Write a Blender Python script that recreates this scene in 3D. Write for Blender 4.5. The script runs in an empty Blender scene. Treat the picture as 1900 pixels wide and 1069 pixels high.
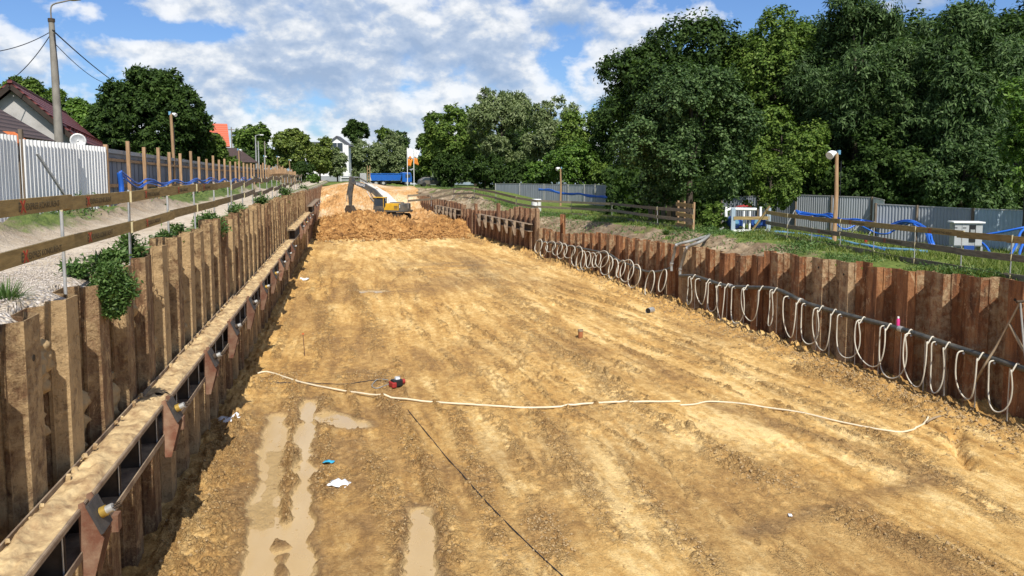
import bpy, math, random
import numpy as np
from mathutils import Vector, Matrix
R = math.radians
S = bpy.context.scene
C = S.collection
random.seed(7)
rng = np.random.default_rng(11)

# ------------------------------------------------------------------ camera
FPX = 1430.0; CX = 950.0; CY = 446.0; CAMH = 6.0
PSI = math.atan(305/math.hypot(FPX, 128)); TH = math.atan(128/FPX)
cam = bpy.data.cameras.new('camera'); camo = bpy.data.objects.new('camera', cam); C.objects.link(camo)
cam.sensor_width = 36.0; cam.lens = 36.0*FPX/1900.0
cam.shift_y = -(534.5-CY)/1900.0
cam.clip_end = 6000
camo.location = (0, 0, CAMH)
camo.rotation_euler = (R(90)-TH, 0, -PSI)
S.camera = camo
# ------------------------------------------------------------------ light
SUN_EL = 50.0; SUN_AZ = -2.5
S.view_settings.view_transform = 'Standard'; S.view_settings.look = 'None'
S.view_settings.gamma = 1.0; S.view_settings.exposure = 0.30
sl = bpy.data.lights.new('sun', 'SUN'); sl.energy = 4.9; sl.angle = R(0.5); sl.color = (1.0, 0.955, 0.88)
so = bpy.data.objects.new('sun', sl); C.objects.link(so); so.location = (0, -20, 40)
sd = Vector((math.sin(R(SUN_AZ))*math.cos(R(SUN_EL)), math.cos(R(SUN_AZ))*math.cos(R(SUN_EL)), -math.sin(R(SUN_EL))))
so.rotation_euler = sd.to_track_quat('-Z', 'Y').to_euler()
W = bpy.data.worlds.new('World'); S.world = W; W.use_nodes = True

def nd(nt, typ, **kw):
    n = nt.nodes.new(typ)
    for k, v in kw.items():
        if k.startswith('i_'):
            n.inputs[k[2:].replace('_', ' ')].default_value = v
        else:
            setattr(n, k, v)
    return n
def mth(nt, op, a, b=None, c=None, clamp=False):
    n = nt.nodes.new('ShaderNodeMath'); n.operation = op; n.use_clamp = clamp
    for i, v in enumerate((a, b, c)):
        if v is None: continue
        if isinstance(v, (int, float)): n.inputs[i].default_value = v
        else: nt.links.new(v, n.inputs[i])
    return n.outputs[0]
def mix(nt, f, a, b, mode='MIX'):
    n = nt.nodes.new('ShaderNodeMix'); n.data_type = 'RGBA'; n.blend_type = mode; n.clamp_factor = True
    for i, v in ((0, f), (6, a), (7, b)):
        if isinstance(v, (int, float)): n.inputs[i].default_value = v if i == 0 else (v, v, v, 1)
        elif isinstance(v, tuple): n.inputs[i].default_value = v if len(v) == 4 else v+(1,)
        else: nt.links.new(v, n.inputs[i])
    return n.outputs[2]
def ramp(nt, f, stops):
    n = nt.nodes.new('ShaderNodeValToRGB'); e = n.color_ramp.elements
    while len(e) < len(stops): e.new(0.5)
    for el, (p, c) in zip(e, stops):
        el.position = p; el.color = (c, c, c, 1) if isinstance(c, (int, float)) else c+(1,)
    nt.links.new(f, n.inputs[0]); return n.outputs[0]
def noise(nt, vec, scale, detail=4, rough=0.55, dist=0.0):
    n = nd(nt, 'ShaderNodeTexNoise'); n.inputs['Scale'].default_value = scale
    n.inputs['Detail'].default_value = detail; n.inputs['Roughness'].default_value = rough
    n.inputs['Distortion'].default_value = dist
    if vec is not None: nt.links.new(vec, n.inputs['Vector'])
    return n.outputs['Fac']
def mapping(nt, vec, scale=(1, 1, 1), rot=(0, 0, 0), loc=(0, 0, 0)):
    n = nd(nt, 'ShaderNodeMapping'); nt.links.new(vec, n.inputs['Vector'])
    n.inputs['Scale'].default_value = scale; n.inputs['Rotation'].default_value = rot; n.inputs['Location'].default_value = loc
    return n.outputs[0]

def build_world():
    nt = W.node_tree; nt.nodes.clear()
    out = nd(nt, 'ShaderNodeOutputWorld'); bg = nd(nt, 'ShaderNodeBackground'); bg.inputs[1].default_value = 0.075
    sky = nd(nt, 'ShaderNodeTexSky'); sky.sky_type = 'NISHITA'; sky.sun_disc = False
    sky.sun_elevation = R(SUN_EL); sky.sun_rotation = R(180+SUN_AZ); sky.air_density = 1.0; sky.dust_density = 0.6; sky.ozone_density = 1.6
    tc = nd(nt, 'ShaderNodeTexCoord')
    sep = nd(nt, 'ShaderNodeSeparateXYZ'); nt.links.new(tc.outputs['Generated'], sep.inputs[0])
    x, y, z = sep.outputs
    az = mth(nt, 'ARCTAN2', x, y)            # radians, 0 = +Y
    el = mth(nt, 'ARCSINE', z)
    def vec(a, b, c=0.0):
        n = nd(nt, 'ShaderNodeCombineXYZ')
        for i, v in enumerate((a, b, c)):
            if isinstance(v, (int, float)): n.inputs[i].default_value = v
            else: nt.links.new(v, n.inputs[i])
        return n.outputs[0]
    # clouds flatten towards the horizon
    def field(de):
        e = mth(nt, 'ADD', el, de)
        v = mth(nt, 'MULTIPLY', mth(nt, 'POWER', mth(nt, 'MAXIMUM', e, 0.002), 0.90), 1.45)
        p = vec(mth(nt, 'MULTIPLY', az, 2.1), mth(nt, 'MULTIPLY', v, 1.9), 3.7)
        big = noise(nt, p, 3.0, 2, 0.5)
        fine = noise(nt, p, 7.5, 9, 0.55, 0.1)
        return mth(nt, 'ADD', mth(nt, 'MULTIPLY', big, 0.45), mth(nt, 'MULTIPLY', fine, 0.55))
    f0 = field(0.0); f1 = field(0.009); f2 = field(0.028)
    # cover: where the heaps of cloud stand (azimuth, elevation, widths, amount)
    cov = None
    for (px, py, sx, sy, amt) in ((780, 90, 330, 110, 0.13), (120, 20, 200, 40, -0.05), (30, 60, 200, 60, -0.03), (430, 110, 90, 25, 0.09), (620, 112, 60, 22, 0.07), (270, 112, 45, 20, 0.10), (40, 120, 90, 60, 0.06),
                                  (400, 165, 120, 40, 0.09), (200, 40, 160, 50, 0.02), (385, 35, 60, 22, 0.09), (240, 170, 120, 30, -0.08), (330, 85, 130, 22, -0.13), (1385, 20, 110, 30, -0.06), (1120, 70, 120, 60, 0.06),
                                  (150, 100, 60, 30, -0.07), (720, 225, 300, 25, 0.06)):
        a0 = PSI+math.atan((px-CX)/FPX); e0 = math.atan((318-py)/1440.0)
        da = mth(nt, 'DIVIDE', mth(nt, 'SUBTRACT', az, a0), sx/1430.0)
        db = mth(nt, 'DIVIDE', mth(nt, 'SUBTRACT', el, e0), sy/1430.0)
        g = mth(nt, 'EXPONENT', mth(nt, 'MULTIPLY', mth(nt, 'ADD', mth(nt, 'MULTIPLY', da, da), mth(nt, 'MULTIPLY', db, db)), -1.0))
        g = mth(nt, 'MULTIPLY', g, amt)
        cov = g if cov is None else mth(nt, 'ADD', cov, g)
    d0 = mth(nt, 'ADD', f0, cov)
    dens = ramp(nt, d0, ((0.475, 0.0), (0.545, 0.85), (0.62, 1.0)))
    # tops catch the sun, undersides are grey: compare with the density a little higher up
    lit = mth(nt, 'ADD', mth(nt, 'MULTIPLY', mth(nt, 'SUBTRACT', f0, f1), 5.0), mth(nt, 'MULTIPLY', mth(nt, 'SUBTRACT', f0, f2), 3.2))
    thick = mth(nt, 'MULTIPLY', mth(nt, 'SUBTRACT', d0, 0.57), -2.6)
    lit = mth(nt, 'ADD', mth(nt, 'ADD', lit, thick), 0.60, clamp=True)
    ccol = ramp(nt, lit, ((0.0, (4.0, 5.2, 7.2)), (0.45, (5.8, 6.8, 8.4)), (0.75, (8.8, 9.2, 9.7)), (1.0, (10.8, 10.9, 11.0))))
    skyc = mix(nt, 1.0, sky.outputs[0], (0.78, 1.02, 1.42), 'MULTIPLY')
    col = mix(nt, mth(nt, 'MULTIPLY', dens, 0.93), skyc, ccol)
    nt.links.new(col, bg.inputs[0]); nt.links.new(bg.outputs[0], out.inputs[0])
build_world()

# ------------------------------------------------------------------ measuring helpers
_fw = (math.sin(PSI)*math.cos(TH), math.cos(PSI)*math.cos(TH), -math.sin(TH))
_rt = (math.cos(PSI), -math.sin(PSI), 0.0)
_up = (math.sin(PSI)*math.sin(TH), math.cos(PSI)*math.sin(TH), math.cos(TH))
def ray(px, py):
    a = (px-CX)/FPX; b = (CY-py)/FPX
    return [_fw[i]+a*_rt[i]+b*_up[i] for i in range(3)]
def G(px, py, z=0.0):
    d = ray(px, py); t = (z-CAMH)/d[2]; return Vector((d[0]*t, d[1]*t, z))
def WZ(px, py, zc):
    d = ray(px, py); return Vector((d[0]*zc, d[1]*zc, CAMH+d[2]*zc))
def AX(px, py, x):
    d = ray(px, py); t = x/d[0]; return Vector((x, d[1]*t, CAMH+d[2]*t))
WL = [(-40, 15.6), (17, 15.1), (25.6, 14.6), (35, 14.3), (52, 12.96), (70, 11.24), (112, 7.1)]
WLy = [p[0] for p in WL]; WLx = [p[1] for p in WL]
def wallx(y): return np.interp(y, WLy, WLx)
def hit(px, py, off=0.0):
    d = ray(px, py)
    for (y0, x0), (y1, x1) in zip(WL, WL[1:]):
        k = (x1-x0)/(y1-y0); t = (x0-k*y0-off)/(d[0]-k*d[1])
        if t > 0 and y0 <= t*d[1] <= y1: return Vector((t*d[0], t*d[1], CAMH+t*d[2]))
    return WZ(px, py, 100)

# ------------------------------------------------------------------ numpy noise
_perm = rng.permutation(4096).astype(np.int64)
_val = rng.random(4096)
def vnoise(x, y):
    xi = np.floor(x).astype(np.int64); yi = np.floor(y).astype(np.int64)
    fx = x-xi; fy = y-yi; fx = fx*fx*(3-2*fx); fy = fy*fy*(3-2*fy)
    def h(a, b): return _val[_perm[(_perm[a & 4095]+b) & 4095]]
    return (h(xi, yi)*(1-fx)+h(xi+1, yi)*fx)*(1-fy)+(h(xi, yi+1)*(1-fx)+h(xi+1, yi+1)*fx)*fy
def fbm(x, y, o=4, g=0.5):
    s = 0; a = 1; n = 0
    for i in range(o):
        s = s+a*vnoise(x*2**i+17.3*i, y*2**i+5.1*i); n += a; a *= g
    return s/n-0.5
def sstep(a, b, x):
    t = np.clip((x-a)/(b-a), 0, 1); return t*t*(3-2*t)

# ------------------------------------------------------------------ object helpers
def tag(o, label=None, cat=None, group=None, kind=None):
    if label: o['label'] = label
    if cat: o['category'] = cat
    if group: o['group'] = group
    if kind: o['kind'] = kind
    return o
def thing(name, label, cat, loc=(0, 0, 0), rotz=0.0, group=None):
    o = bpy.data.objects.new(name, None); C.objects.link(o); o.location = loc; o.rotation_euler = (0, 0, rotz)
    o.empty_display_size = 0.3
    return tag(o, label, cat, group, 'thing')
def copy_tree(o, parent=None):
    c = o.copy(); C.objects.link(c); c.parent = parent
    for ch in list(o.children): copy_tree(ch, c)
    return c
def fastmesh(name, V, F, mat, parent=None, smooth=False, attrs=None):
    """V (n,3) array, F (m,k) array with fixed k"""
    me = bpy.data.meshes.new(name); V = np.asarray(V, dtype=np.float32); F = np.asarray(F, dtype=np.int32)
    me.vertices.add(len(V)); me.vertices.foreach_set('co', V.ravel())
    k = F.shape[1]; me.loops.add(F.size); me.loops.foreach_set('vertex_index', F.ravel())
    me.polygons.add(len(F)); me.polygons.foreach_set('loop_start', np.arange(0, F.size, k, dtype=np.int32))
    if smooth: me.polygons.foreach_set('use_smooth', np.ones(len(F), dtype=bool))
    me.update(calc_edges=True)
    for an, arr in (attrs or {}).items():
        a = me.attributes.new(an, 'FLOAT', 'POINT'); a.data.foreach_set('value', np.asarray(arr, dtype=np.float32))
    me.materials.append(mat)
    o = bpy.data.objects.new(name, me); C.objects.link(o); o.parent = parent
    return o
def grid_mesh(name, X, Y, Z, mat, attrs=None, parent=None):
    h, w = X.shape; V = np.stack([X, Y, Z], -1).reshape(-1, 3)
    i = np.arange((h-1)*(w-1)); r = i//(w-1); c = i % (w-1); a = r*w+c
    F = np.stack([a, a+1, a+w+1, a+w], -1)
    at = {k: v.ravel() for k, v in (attrs or {}).items()}
    return fastmesh(name, V, F, mat, parent, True, at)
class MB:
    def __init__(s): s.v = []; s.f = []; s.sm = []
    def add(s, vs, fs, smooth=False):
        b = len(s.v); s.v += [tuple(p) for p in vs]; s.f += [tuple(b+i for i in f) for f in fs]; s.sm += [smooth]*len(fs); return s
    def box(s, c, d, M=None):
        x, y, z = d[0]/2, d[1]/2, d[2]/2
        vs = [Vector((i*x, j*y, k*z)) for i in (-1, 1) for j in (-1, 1) for k in (-1, 1)]
        if M is not None: vs = [M @ v for v in vs]
        vs = [v+Vector(c) for v in vs]
        return s.add(vs, [(0, 1, 3, 2), (4, 6, 7, 5), (0, 4, 5, 1), (2, 3, 7, 6), (0, 2, 6, 4), (1, 5, 7, 3)])
    def bar(s, p, q, w, h, upv=(0, 0, 1)):
        p = Vector(p); q = Vector(q); d = (q-p); L = d.length; d.normalize()
        u = Vector(upv); sx = d.cross(u)
        if sx.length < 1e-4: sx = d.cross(Vector((1, 0, 0)))
        sx.normalize(); u = sx.cross(d)
        M = Matrix((sx, d, u)).transposed()
        return s.box((p+q)/2, (w, L, h), M)
    def tube(s, pts, r, n=8, cap=True):
        pts = [Vector(p) for p in pts]; m = len(pts); rs = r if isinstance(r, (list, tuple)) else [r]*m
        vs = []; prev = None
        for i, p in enumerate(pts):
            t = (pts[min(i+1, m-1)]-pts[max(i-1, 0)]).normalized()
            if prev is None:
                a = t.cross(Vector((0, 0, 1)))
                if a.length < 0.05: a = t.cross(Vector((1, 0, 0)))
            else: a = prev-t*prev.dot(t)
            a.normalize(); prev = a; b = t.cross(a)
            for k in range(n):
                an = 2*math.pi*k/n; vs.append(p+(a*math.cos(an)+b*math.sin(an))*rs[i])
        fs = [(i*n+k, i*n+(k+1) % n, (i+1)*n+(k+1) % n, (i+1)*n+k) for i in range(m-1) for k in range(n)]
        s.add(vs, fs, True)
        if cap:
            s.add(vs[:n], [tuple(range(n))[::-1]]); s.add(vs[-n:], [tuple(range(n))])
        return s
    def prism(s, poly, a, b):
        """poly: list of Vectors; extruded by vector b-a"""
        n = len(poly); d = Vector(b)-Vector(a)
        vs = [Vector(p)+Vector(a) for p in poly]+[Vector(p)+Vector(a)+d for p in poly]
        return s.add(vs, [tuple(range(n))[::-1], tuple(range(n, 2*n))]+[(i, (i+1) % n, n+(i+1) % n, n+i) for i in range(n)])
    def build(s, name, mat, parent=None, label=None):
        me = bpy.data.meshes.new(name); me.from_pydata([tuple(v) for v in s.v], [], s.f); me.update()
        me.polygons.foreach_set('use_smooth', s.sm); me.materials.append(mat)
        o = bpy.data.objects.new(name, me); C.objects.link(o); o.parent = parent
        if label: o['label'] = label
        return o
def bevel(o, w, seg=2):
    m = o.modifiers.new('bevel', 'BEVEL'); m.width = w; m.segments = seg; m.limit_method = 'ANGLE'; return o
def smoothpath(pts, n=6):
    pts = [Vector(p) for p in pts]; out = []
    P = [pts[0]]+pts+[pts[-1]]
    for i in range(1, len(P)-2):
        a, b, c, d = P[i-1:i+3]
        for k in range(n):
            t = k/n
            out.append(0.5*((2*b)+(c-a)*t+(2*a-5*b+4*c-d)*t*t+(3*b-a-3*c+d)*t**3))
    out.append(pts[-1]); return out

# ------------------------------------------------------------------ materials
def newmat(name):
    m = bpy.data.materials.new(name); m.use_nodes = True; nt = m.node_tree
    p = nt.nodes['Principled BSDF']; return m, nt, p
def simple(name, col, rough=0.7, metal=0.0, var=0.25, scale=3.0, stretch=(1, 1, 1), bump=0.0, bscale=30.0, col2=None, rand=0.0, spec=0.3, space='Object'):
    m, nt, p = newmat(name); tc = nd(nt, 'ShaderNodeTexCoord')
    v = mapping(nt, tc.outputs[space], stretch)
    n = noise(nt, v, scale, 6, 0.62)
    c2 = col2 if col2 else tuple(c*(1-var) for c in col)
    cc = mix(nt, ramp(nt, n, ((0.36, 0.0), (0.64, 1.0))), col, c2)
    if rand:
        oi = nd(nt, 'ShaderNodeObjectInfo')
        cc = mix(nt, 1.0, cc, ramp(nt, oi.outputs['Random'], ((0, 1-rand), (1, 1+rand*0.6))), 'MULTIPLY')
    nt.links.new(cc, p.inputs['Base Color']); p.inputs['Metallic'].default_value = metal
    p.inputs['Specular IOR Level'].default_value = spec
    nt.links.new(ramp(nt, n, ((0.3, max(0.0, rough-0.1)), (0.7, min(1.0, rough+0.12)))), p.inputs['Roughness'])
    if bump:
        b = nd(nt, 'ShaderNodeBump'); b.inputs['Strength'].default_value = bump; b.inputs['Distance'].default_value = 0.02
        nt.links.new(noise(nt, v, bscale, 5, 0.6), b.inputs['Height']); nt.links.new(b.outputs[0], p.inputs['Normal'])
    return m

def mat_sand():
    m, nt, p = newmat('wet_sand'); tc = nd(nt, 'ShaderNodeTexCoord'); o = tc.outputs['Object']
    wet = nd(nt, 'ShaderNodeAttribute', attribute_name='wet').outputs['Fac']
    grey = nd(nt, 'ShaderNodeAttribute', attribute_name='grey').outputs['Fac']
    pale = nd(nt, 'ShaderNodeAttribute', attribute_name='pale').outputs['Fac']
    v1 = mapping(nt, o, (1.5, 0.16, 1), (0, 0, R(-9)))        # drag marks along the pit
    v2 = mapping(nt, o, (0.9, 0.30, 1), (0, 0, R(-24)))
    n1 = noise(nt, v1, 1.3, 8, 0.62, 0.4); n2 = noise(nt, v2, 1.1, 8, 0.6, 0.6); n3 = noise(nt, mapping(nt, o, (1.0, 0.6, 1), (0, 0, R(-15))), 5.0, 10, 0.74, 0.3)
    s = mth(nt, 'ADD', mth(nt, 'MULTIPLY', n1, 0.36), mth(nt, 'ADD', mth(nt, 'MULTIPLY', n2, 0.28), mth(nt, 'MULTIPLY', n3, 0.36)))
    s = mth(nt, 'ADD', s, mth(nt, 'MULTIPLY', pale, 0.10))
    c = ramp(nt, s, ((0.36, (0.27, 0.145, 0.046)), (0.44, (0.46, 0.262, 0.080)), (0.505, (0.60, 0.375, 0.130)), (0.575, (0.79, 0.560, 0.245))))
    c = mix(nt, mth(nt, 'MULTIPLY', wet, 0.85), c, ramp(nt, n3, ((0.35, (0.15, 0.088, 0.036)), (0.65, (0.32, 0.20, 0.09)))))
    torn_shade = nd(nt, 'ShaderNodeAttribute', attribute_name='torn_shade').outputs['Fac']
    c = mix(nt, mth(nt, 'MULTIPLY', torn_shade, 0.58), c, ramp(nt, noise(nt, o, 14, 8, 0.8), ((0.38, (0.17, 0.088, 0.032)), (0.5, (0.34, 0.195, 0.072)), (0.62, (0.62, 0.42, 0.18)))))  # darker moist broken soil, with the clods' shadows painted into the same tone
    c = mix(nt, mth(nt, 'MULTIPLY', grey, 0.6), c, (0.22, 0.155, 0.085))
    fl_ = noise(nt, mapping(nt, o, (1.0, 0.55, 1), (0, 0, R(-18))), 9.0, 12, 0.78, 0.8)
    c = mix(nt, mth(nt, 'MULTIPLY', ramp(nt, fl_, ((0.575, 0.0), (0.63, 1.0))), 0.6), c, (0.20, 0.108, 0.040))
    c = mix(nt, mth(nt, 'MULTIPLY', ramp(nt, fl_, ((0.36, 1.0), (0.43, 0.0))), 0.32), c, (0.80, 0.61, 0.33))
    grain = ramp(nt, noise(nt, o, 34, 8, 0.8), ((0.34, 0.66), (0.48, 1.0), (0.7, 1.16)))
    c = mix(nt, 1.0, c, grain, 'MULTIPLY')
    silt = nd(nt, 'ShaderNodeAttribute', attribute_name='silt').outputs['Fac']
    c = mix(nt, silt, c, mix(nt, noise(nt, mapping(nt, o, (1, 0.4, 1)), 1.5, 5), (0.42, 0.275, 0.115), (0.52, 0.37, 0.18)))
    nt.links.new(c, p.inputs['Base Color'])
    nt.links.new(ramp(nt, mth(nt, 'MAXIMUM', mth(nt, 'MULTIPLY', wet, 0.8), silt), ((0.0, 0.95), (0.8, 0.55), (1.0, 0.28))), p.inputs['Roughness']); p.inputs['Specular IOR Level'].default_value = 0.25
    b1 = nd(nt, 'ShaderNodeBump'); b1.inputs['Strength'].default_value = 0.9; b1.inputs['Distance'].default_value = 0.09
    nt.links.new(noise(nt, mapping(nt, o, (1, 0.7, 1)), 6, 12, 0.74, 0.5), b1.inputs['Height'])
    b2 = nd(nt, 'ShaderNodeBump'); b2.inputs['Strength'].default_value = 1.0; b2.inputs['Distance'].default_value = 0.035
    vo = nd(nt, 'ShaderNodeTexVoronoi', feature='DISTANCE_TO_EDGE'); vo.inputs['Scale'].default_value = 9.0
    wob = nd(nt, 'ShaderNodeVectorMath', operation='MULTIPLY_ADD'); tn = nd(nt, 'ShaderNodeTexNoise'); tn.inputs['Scale'].default_value = 6; tn.inputs['Detail'].default_value = 6; nt.links.new(o, tn.inputs['Vector'])
    nt.links.new(tn.outputs['Color'], wob.inputs[0]); wob.inputs[1].default_value = (0.35, 0.35, 0.35); nt.links.new(o, wob.inputs[2]); nt.links.new(wob.outputs[0], vo.inputs['Vector'])
    nt.links.new(mth(nt, 'MULTIPLY', mth(nt, 'MINIMUM', vo.outputs['Distance'], 0.25), mth(nt, 'ADD', mth(nt, 'MULTIPLY', torn_shade, 3.0), 0.35)), b2.inputs['Height'])
    nt.links.new(b1.outputs[0], b2.inputs['Normal']); nt.links.new(b2.outputs[0], p.inputs['Normal'])
    return m
def mat_heap():
    m, nt, p = newmat('dug_soil'); o = nd(nt, 'ShaderNodeTexCoord').outputs['Object']
    pale = nd(nt, 'ShaderNodeAttribute', attribute_name='pale').outputs['Fac']
    n = noise(nt, o, 1.3, 12, 0.76, 0.8)
    c = ramp(nt, n, ((0.36, (0.09, 0.042, 0.015)), (0.45, (0.24, 0.115, 0.036)), (0.54, (0.40, 0.205, 0.065)), (0.64, (0.56, 0.36, 0.15))))
    c = mix(nt, pale, c, ramp(nt, mth(nt, 'ADD', mth(nt, 'MULTIPLY', noise(nt, o, 0.28, 5, 0.6), 0.6), mth(nt, 'MULTIPLY', noise(nt, o, 2.4, 10, 0.78), 0.4)), ((0.38, (0.22, 0.125, 0.055)), (0.45, (0.50, 0.27, 0.10)), (0.52, (0.58, 0.40, 0.21)), (0.60, (0.68, 0.58, 0.42)))))
    nt.links.new(c, p.inputs['Base Color']); p.inputs['Roughness'].default_value = 0.95; p.inputs['Specular IOR Level'].default_value = 0.2
    b = nd(nt, 'ShaderNodeBump'); b.inputs['Strength'].default_value = 0.9; b.inputs['Distance'].default_value = 0.15
    nt.links.new(noise(nt, o, 2.0, 12, 0.78), b.inputs['Height']); nt.links.new(b.outputs[0], p.inputs['Normal'])
    return m
def mat_bank(name, grass, bare, gcol, gcol2):
    """bare soil / gravel with green growing where attribute 'green' says so"""
    m, nt, p = newmat(name); o = nd(nt, 'ShaderNodeTexCoord').outputs['Object']
    g = nd(nt, 'ShaderNodeAttribute', attribute_name='green').outputs['Fac']
    stone = nd(nt, 'ShaderNodeAttribute', attribute_name='stone').outputs['Fac']
    dark = nd(nt, 'ShaderNodeAttribute', attribute_name='dark').outputs['Fac']
    n = noise(nt, o, 1.2, 8, 0.65, 0.3); nf = noise(nt, o, 22, 6, 0.7)
    c = ramp(nt, n, ((0.35, bare[0]), (0.5, bare[1]), (0.65, bare[2])))
    vor = nd(nt, 'ShaderNodeTexVoronoi'); vor.inputs['Scale'].default_value = 22; nt.links.new(o, vor.inputs['Vector'])
    sc = mix(nt, vor.outputs['Color'], (0.22, 0.175, 0.14), (0.72, 0.66, 0.60))
    c = mix(nt, mth(nt, 'MULTIPLY', stone, ramp(nt, nf, ((0.42, 0.0), (0.56, 1.0)))), c, sc)
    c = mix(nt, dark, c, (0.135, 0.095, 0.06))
    gr = ramp(nt, noise(nt, o, 5, 8, 0.7), ((0.36, gcol), (0.64, gcol2)))
    fac = ramp(nt, mth(nt, 'ADD', mth(nt, 'MULTIPLY', g, 0.75), mth(nt, 'MULTIPLY', noise(nt, o, 2.5, 7, 0.7), 0.5)), ((0.50, 0.0), (0.62, 1.0)))
    c = mix(nt, fac, c, gr)
    nt.links.new(c, p.inputs['Base Color']); p.inputs['Roughness'].default_value = 0.95; p.inputs['Specular IOR Level'].default_value = 0.15
    b = nd(nt, 'ShaderNodeBump'); b.inputs['Strength'].default_value = 0.8; b.inputs['Distance'].default_value = 0.05
    nt.links.new(mth(nt, 'ADD', noise(nt, o, 9, 8, 0.7), mth(nt, 'MULTIPLY', mth(nt, 'MULTIPLY', vor.outputs['Distance'], stone), -1.2)), b.inputs['Height'])
    nt.links.new(b.outputs[0], p.inputs['Normal'])
    return m
def mat_pile(name, rust, sand, sandamt, thr=0.5):
    m, nt, p = newmat(name); o = nd(nt, 'ShaderNodeTexCoord').outputs['Object']
    oi = nd(nt, 'ShaderNodeObjectInfo'); r = oi.outputs['Random']
    shift = nd(nt, 'ShaderNodeCombineXYZ'); nt.links.new(mth(nt, 'MULTIPLY', r, 37.0), shift.inputs[0]); nt.links.new(mth(nt, 'MULTIPLY', r, 11.0), shift.inputs[2])
    ad = nd(nt, 'ShaderNodeVectorMath', operation='ADD'); nt.links.new(o, ad.inputs[0]); nt.links.new(shift.outputs[0], ad.inputs[1]); o2 = ad.outputs[0]
    n1 = noise(nt, mapping(nt, o2, (3.0, 3.0, 0.5)), 1.6, 9, 0.66, 0.3)
    n2 = noise(nt, o2, 5.5, 9, 0.72, 0.2)
    streak = noise(nt, mapping(nt, o2, (9, 9, 0.35)), 2.0, 5, 0.6)
    c = ramp(nt, n1, ((0.34, rust[0]), (0.48, rust[1]), (0.62, rust[2])))
    c = mix(nt, ramp(nt, streak, ((0.52, 0.0), (0.66, 0.65))), c, rust[3])
    sf = mth(nt, 'ADD', mth(nt, 'MULTIPLY', n2, 0.7), mth(nt, 'ADD', mth(nt, 'MULTIPLY', mth(nt, 'SUBTRACT', r, 0.5), 0.22), mth(nt, 'MULTIPLY', n1, 0.3)))
    fac = mth(nt, 'MULTIPLY', ramp(nt, sf, ((thr-0.07, 0.0), (thr+0.07, 1.0))), sandamt)
    sc = ramp(nt, noise(nt, o2, 3.0, 7, 0.7), ((0.35, tuple(v*0.72 for v in sand)), (0.65, sand)))
    c = mix(nt, fac, c, sc)
    fl_ = noise(nt, mapping(nt, o2, (1, 1, 0.6)), 3.2, 12, 0.8, 0.5)
    c = mix(nt, mth(nt, 'MULTIPLY', ramp(nt, fl_, ((0.57, 0.0), (0.62, 1.0))), 0.62), c, rust[1])
    c = mix(nt, mth(nt, 'MULTIPLY', ramp(nt, fl_, ((0.39, 1.0), (0.43, 0.0))), 0.55), c, tuple(min(1, v*1.3) for v in sand))
    pit = ramp(nt, noise(nt, o2, 26, 6, 0.7), ((0.30, 0.55), (0.46, 1.0)))
    c = mix(nt, 1.0, c, pit, 'MULTIPLY')
    nt.links.new(c, p.inputs['Base Color']); p.inputs['Roughness'].default_value = 0.85; p.inputs['Specular IOR Level'].default_value = 0.25
    b = nd(nt, 'ShaderNodeBump'); b.inputs['Strength'].default_value = 0.9; b.inputs['Distance'].default_value = 0.06
    nt.links.new(mth(nt, 'ADD', noise(nt, o2, 6, 11, 0.76), mth(nt, 'MULTIPLY', fac, 0.5)), b.inputs['Height'])
    nt.links.new(b.outputs[0], p.inputs['Normal'])
    return m
def mat_leaf(name, c1, c2, c3, trans=0.22, rough=0.5, spec=0.25):
    m, nt, p = newmat(name)
    g = nd(nt, 'ShaderNodeNewGeometry'); o = nd(nt, 'ShaderNodeTexCoord').outputs['Object']
    r = g.outputs['Random Per Island']
    f = mth(nt, 'ADD', mth(nt, 'MULTIPLY', r, 0.6), mth(nt, 'MULTIPLY', noise(nt, o, 0.45, 4, 0.6), 0.5))
    c = ramp(nt, f, ((0.25, c1), (0.55, c2), (0.85, c3)))
    nt.links.new(c, p.inputs['Base Color']); p.inputs['Roughness'].default_value = rough; p.inputs['Specular IOR Level'].default_value = spec
    t = nd(nt, 'ShaderNodeBsdfTranslucent'); nt.links.new(mix(nt, 1.0, c, (1.25, 1.5, 0.6), 'MULTIPLY'), t.inputs[0])
    ms = nd(nt, 'ShaderNodeMixShader'); ms.inputs[0].default_value = trans
    nt.links.new(p.outputs[0], ms.inputs[1]); nt.links.new(t.outputs[0], ms.inputs[2])
    out = [n for n in nt.nodes if n.type == 'OUTPUT_MATERIAL'][0]; nt.links.new(ms.outputs[0], out.inputs[0])
    return m
def mat_puddle():
    m, nt, p = newmat('muddy_water'); o = nd(nt, 'ShaderNodeTexCoord').outputs['Object']
    nt.links.new(mix(nt, noise(nt, mapping(nt, o, (1, 0.4, 1)), 1.5, 5), (0.40, 0.265, 0.11), (0.52, 0.375, 0.185)), p.inputs['Base Color'])
    nt.links.new(ramp(nt, noise(nt, mapping(nt, o, (1, 0.3, 1)), 2.5, 6), ((0.4, 0.08), (0.6, 0.35))), p.inputs['Roughness']); p.inputs['Specular IOR Level'].default_value = 0.6
    b = nd(nt, 'ShaderNodeBump'); b.inputs['Strength'].default_value = 0.10; b.inputs['Distance'].default_value = 0.02
    nt.links.new(noise(nt, mapping(nt, o, (4, 14, 1)), 2, 4), b.inputs['Height']); nt.links.new(b.outputs[0], p.inputs['Normal'])
    return m
M = {}
M['sand'] = mat_sand(); M['heap'] = mat_heap(); M['puddle'] = mat_puddle()
M['bankL'] = mat_bank('gravel_road', 0, ((0.34, 0.265, 0.18), (0.47, 0.39, 0.285), (0.56, 0.48, 0.37)), (0.05, 0.085, 0.02), (0.14, 0.17, 0.05))
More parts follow.
